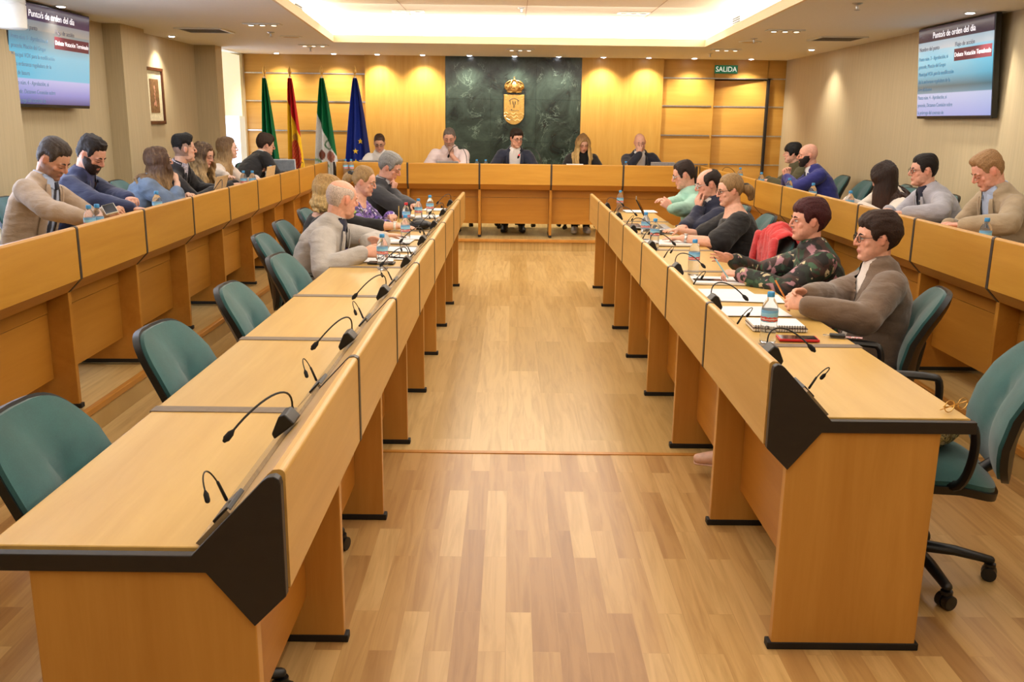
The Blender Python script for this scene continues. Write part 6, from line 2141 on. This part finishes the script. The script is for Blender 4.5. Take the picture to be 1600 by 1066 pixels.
add('woman with short brown hair, glasses and brown cardigan', (1.66, 4.14), ER - 2, 0, h27, (ER - 2, 4, 0), desk=(.31, .74), sex='f', bulk=1.06,
    L=dict(w=at(1262, 478, Z=.80), pose='curl', d=(.35, 1, .15), p=(.9, 0, -.4)), R=dict(w=at(1258, 462, Z=.83), pose='curl', d=(-.3, 1, .1), p=(-.9, 0, -.4)),
    top=dict(name='cardigan', mat=BROWN, off=.02, loose=.012, fold=.005, open=(.055, .035, .1), inner=dict(name='blouse', mat=SH_CREAM, cuff=False)), skin=(224, 160, 134), glasses=BLACKP,
    feet={1: (.95, 3.86, .095)}, shoe=(214, 172, 150),
    hair=dict(col=(52, 32, 24), tip=(70, 44, 32), top=.025, sides=.017, front=.062, side=.010, nape=-.07, burn=-.008, back=.014, seed=27, curl=(11, .006)))

ARMS = {}
for i, (a, k) in enumerate(people):
    b_, ar = person(*a, **k)
    ARMS[i] = (b_, ar)
# chairs under the sitters
for (x, y, z, fc, lb, kd) in (
        (-3.12, 5.70, S, -92, 'teal chair under the beige blazer man on the left', 'teal'), (-3.18, 6.40, S, -90, 'teal chair under the navy blazer man on the left', 'teal'),
        (-3.16, 7.52, S, -88, 'teal chair under the denim jacket woman', 'teal'), (-3.16, 8.24, S, -90, 'teal chair under the young man with the quiff', 'teal'),
        (-3.2, 8.94, S, -90, 'teal chair under the woman with wavy highlights', 'teal'), (-3.22, 9.74, S, -90, 'teal chair under the cream sweater woman', 'teal'),
        (-3.16, 10.45, S, -70, 'teal chair under the person turned towards the flags', 'teal'),
        (-3.18, 6.98, S, -97, 'empty teal chair between the navy blazer man and the denim jacket woman', 'teal'),
        (-3.06, 11.6, S, -120, 'empty teal chair in the far left corner beside the laptop', 'teal'),
        (h8.x, 12.54, S, 180, 'black chair under the woman in glasses at the top table', 'black'), (h9.x, 12.56, S, 180, 'black chair under the white shirted man', 'black'),
        (h10.x - .02, 12.56, S, 186, 'black chair under the speaking man in glasses', 'black'), (h11.x - .02, 12.58, S, 190, 'black chair under the blonde woman at the top table', 'black'),
        (h12.x + .03, 12.58, S, 176, 'black chair under the bald man covering his face', 'black'),
        (3.42, 10.48, S, 90, 'teal chair under the woman with the black fringe', 'teal'), (3.34, 9.56, S, 90, 'teal chair under the bald man in the blue suit', 'teal'),
        (3.34, 11.4, S, 100, 'empty teal chair farthest back on the right platform', 'teal'), (3.36, 8.50, S, 96, 'empty teal chair right of the blue suit man, nearer one', 'teal'),
        (3.50, 9.05, S, 80, 'empty teal chair right of the blue suit man, farther one', 'teal'),
        (3.36, 7.78, S, 90, 'teal chair under the long haired woman on the right platform', 'teal'), (3.42, 7.0, S, 90, 'teal chair under the pale grey blazer man on the right platform', 'teal'),
        (3.44, 6.06, S, 90, 'teal chair under the beige blazer man on the right', 'teal'),
        (-1.28, 8.2, 0, -90, 'teal chair under the charcoal suit man', 'teal'), (-1.30, 7.32, 0, -90, 'teal chair under the purple blouse woman', 'teal'),
        (-1.26, 6.40, 0, -90, 'teal chair behind the pale grey blazer man, farther of two', 'teal'), (-1.20, 5.66, 0, -88, 'teal chair under the pale grey blazer man, left inner row', 'teal'),
        (1.72, 8.12, 0, 90, 'teal chair under the mint shirt man', 'teal'), (1.72, 7.32, 0, 90, 'teal chair under the navy jacket man, right inner row', 'teal'),
        (1.68, 6.55, 0, 90, 'teal chair under the black T-shirt woman', 'teal'), (1.40, 5.72, 0, 88, 'teal chair with a red jacket over its back', 'teal'),
        (1.68, 4.90, 0, 90, 'teal chair under the camouflage blouse woman', 'teal'), (1.57, 4.07, 0, 74, 'teal chair under the brown cardigan woman', 'teal')):
    chair_for(x, y, z, fc, lb, kd)
# red jacket over a chair back
t = empty('red_jacket', (1.655, 5.73, .47), math.radians(88), 'red jacket draped over a chair back', 'jacket')
m = MB()
vs = []; n, k = 36, 26
for j in range(k + 1):
    v = j / k
    for i in range(n + 1):
        u = i / n * 2 - 1
        a = v * PI * 1.0
        # over the back: down the front, across the top, down the rear
        if v < .42: y, z = .085 - .02 * v, .02 + v / .42 * .42
        elif v < .58:
            q = (v - .42) / .16; y, z = .085 - .17 * q - .008, .44 + .06 * math.sin(PI * q)
        else: y, z = -.1 - .03 * (v - .58), .44 - (v - .58) / .42 * .48
        wd = .25 + .03 * math.sin(v * 9)
        x = u * wd * (1 - .12 * math.exp(-((v - .5) / .12) ** 2))
        nz = .022 * noise.noise(Vector((u * 4, v * 7, 2))) + .012 * noise.noise(Vector((u * 11, v * 5, 5)))
        z -= .07 * u * u * (1 if .35 < v < .65 else .4)
        vs.append((x, y - .02 + (nz if v < .5 else -nz), z + nz))
m.add(vs, [(j * (n + 1) + i, j * (n + 1) + i + 1, (j + 1) * (n + 1) + i + 1, (j + 1) * (n + 1) + i) for j in range(k) for i in range(n)])
o = m.build('jacket_body', cloth('red_cloth', (206, 52, 52), .8, .2, 260, .05, .4), t, smooth='all')
sd = o.modifiers.new('thick', 'SOLIDIFY'); sd.thickness = .008
RS = cloth('red_cloth_sleeve', (200, 48, 50), .8, .2, 260, .05, .4)
for sg in (-1, 1):
    m = MB()
    m.loft([(sg * .2, .05, .40), (sg * .235, .07, .26), (sg * .24, .08, .08), (sg * .22, .09, -.08)], [(.05, .026), (.05, .022), (.045, .02), (.04, .018)], (1, 0, 0), 12)
    m.build('sleeve', RS, t, smooth='all')
# tablet, pencil, pens held
def held_box(name, p, rz, tilt, size, label, cat):
    e = empty(name, p, rz, label, cat); e.rotation_euler = (tilt, 0, rz)
    MB().box((0, 0, 0), size).build('case', BLACKP, e, bevel=.004)
    MB().box((0, 0, size[2] / 2), (size[0] * .92, size[1] * .94, .001)).build('screen', GLASSB, e)
    return e


tp_ = at(1000, 322, Y=8.02)
e = held_box('tablet', tp_, 0, 0, (.16, .22, .009), 'black tablet held by the man in the mint shirt', 'tablet')
e.rotation_euler = (math.radians(8), math.radians(62), 0)
for wh, label, c in ((19 if False else 'p19', 'pencil held upright by the woman in the purple blouse', (206, 170, 90)), ('p26', 'light blue pen held by the gesturing woman', (150, 200, 220)), ('p27', 'orange pencil in the hands of the cardigan woman', (226, 140, 60))):
    if wh == 'p19': p = at(623, 332, Y=7.15); d = Vector((.02, .0, 1))
    elif wh == 'p26': p = at(1126, 417, Y=4.76); d = Vector((-.5, .1, .7))
    else: p = at(1219, 452, Y=4.2); d = Vector((-.5, 0, .8))
    e = empty('pencil' if wh != 'p26' else 'pen', p, 0, label, 'pencil' if wh != 'p26' else 'pen')
    d = d.normalized()
    MB().tube([-d * .07, d * .05], .004, 6).build('shaft', plain('pencil_' + wh, c, .5), e, smooth=True)
    MB().tube([d * .05, d * .066], [.004, .001], 6).build('tip', plain('pencil_tip', (60, 50, 40), .5), e, smooth=True)

# ------------------------------------------------------------------ light and view
w = bpy.data.worlds.new('world'); scene.world = w; w.use_nodes = True
w.node_tree.nodes['Background'].inputs['Color'].default_value = (1, .9, .76, 1)
w.node_tree.nodes['Background'].inputs['Strength'].default_value = .3


def area(name, loc, rot, size, power, color=(1, .95, .87)):
    l = bpy.data.lights.new(name, 'AREA'); l.shape = 'RECTANGLE'; l.size, l.size_y = size; l.energy = power; l.color = color
    o = link(name, l); o.location = loc; o.rotation_euler = rot
    return o


area('tray_fill', (.15, 9.0, UZ - .03), (0, 0, 0), (2.6, 3.6), 70)  # added fill lights below the tray ceiling, no fitting there
area('tray_fill', (.2, 4.6, UZ - .03), (0, 0, 0), (2.4, 4.0), 62)
area('tray_fill', (.2, .4, UZ - .03), (0, 0, 0), (2.2, 3.6), 36)
area('side_fill', (-3.0, 6.5, CZ - .02), (0, 0, 0), (.6, 9), 42)  # added fill along both side soffits, no fitting there
area('side_fill', (3.0, 6.5, CZ - .02), (0, 0, 0), (.6, 9), 42)
area('back_row_fill', (.1, 10.3, UZ - .04), (math.radians(48), 0, 0), (4.0, .8), 34)  # added fill, tilted to brighten the faces at the top table
area('window_light', (-3.9, 6.2, 1.5), (0, PI / 2, 0), (1.6, 1.4), 40, (.82, .9, 1))
scene.view_settings.view_transform = 'Standard'
scene.view_settings.look = 'None'
scene.view_settings.exposure = 0.12
scene.cycles.max_bounces = 6
scene.cycles.diffuse_bounces = 3
scene.cycles.glossy_bounces = 3
scene.cycles.transmission_bounces = 5
scene.cycles.caustics_reflective = False
scene.cycles.caustics_refractive = False
scene.cycles.sample_clamp_indirect = 4
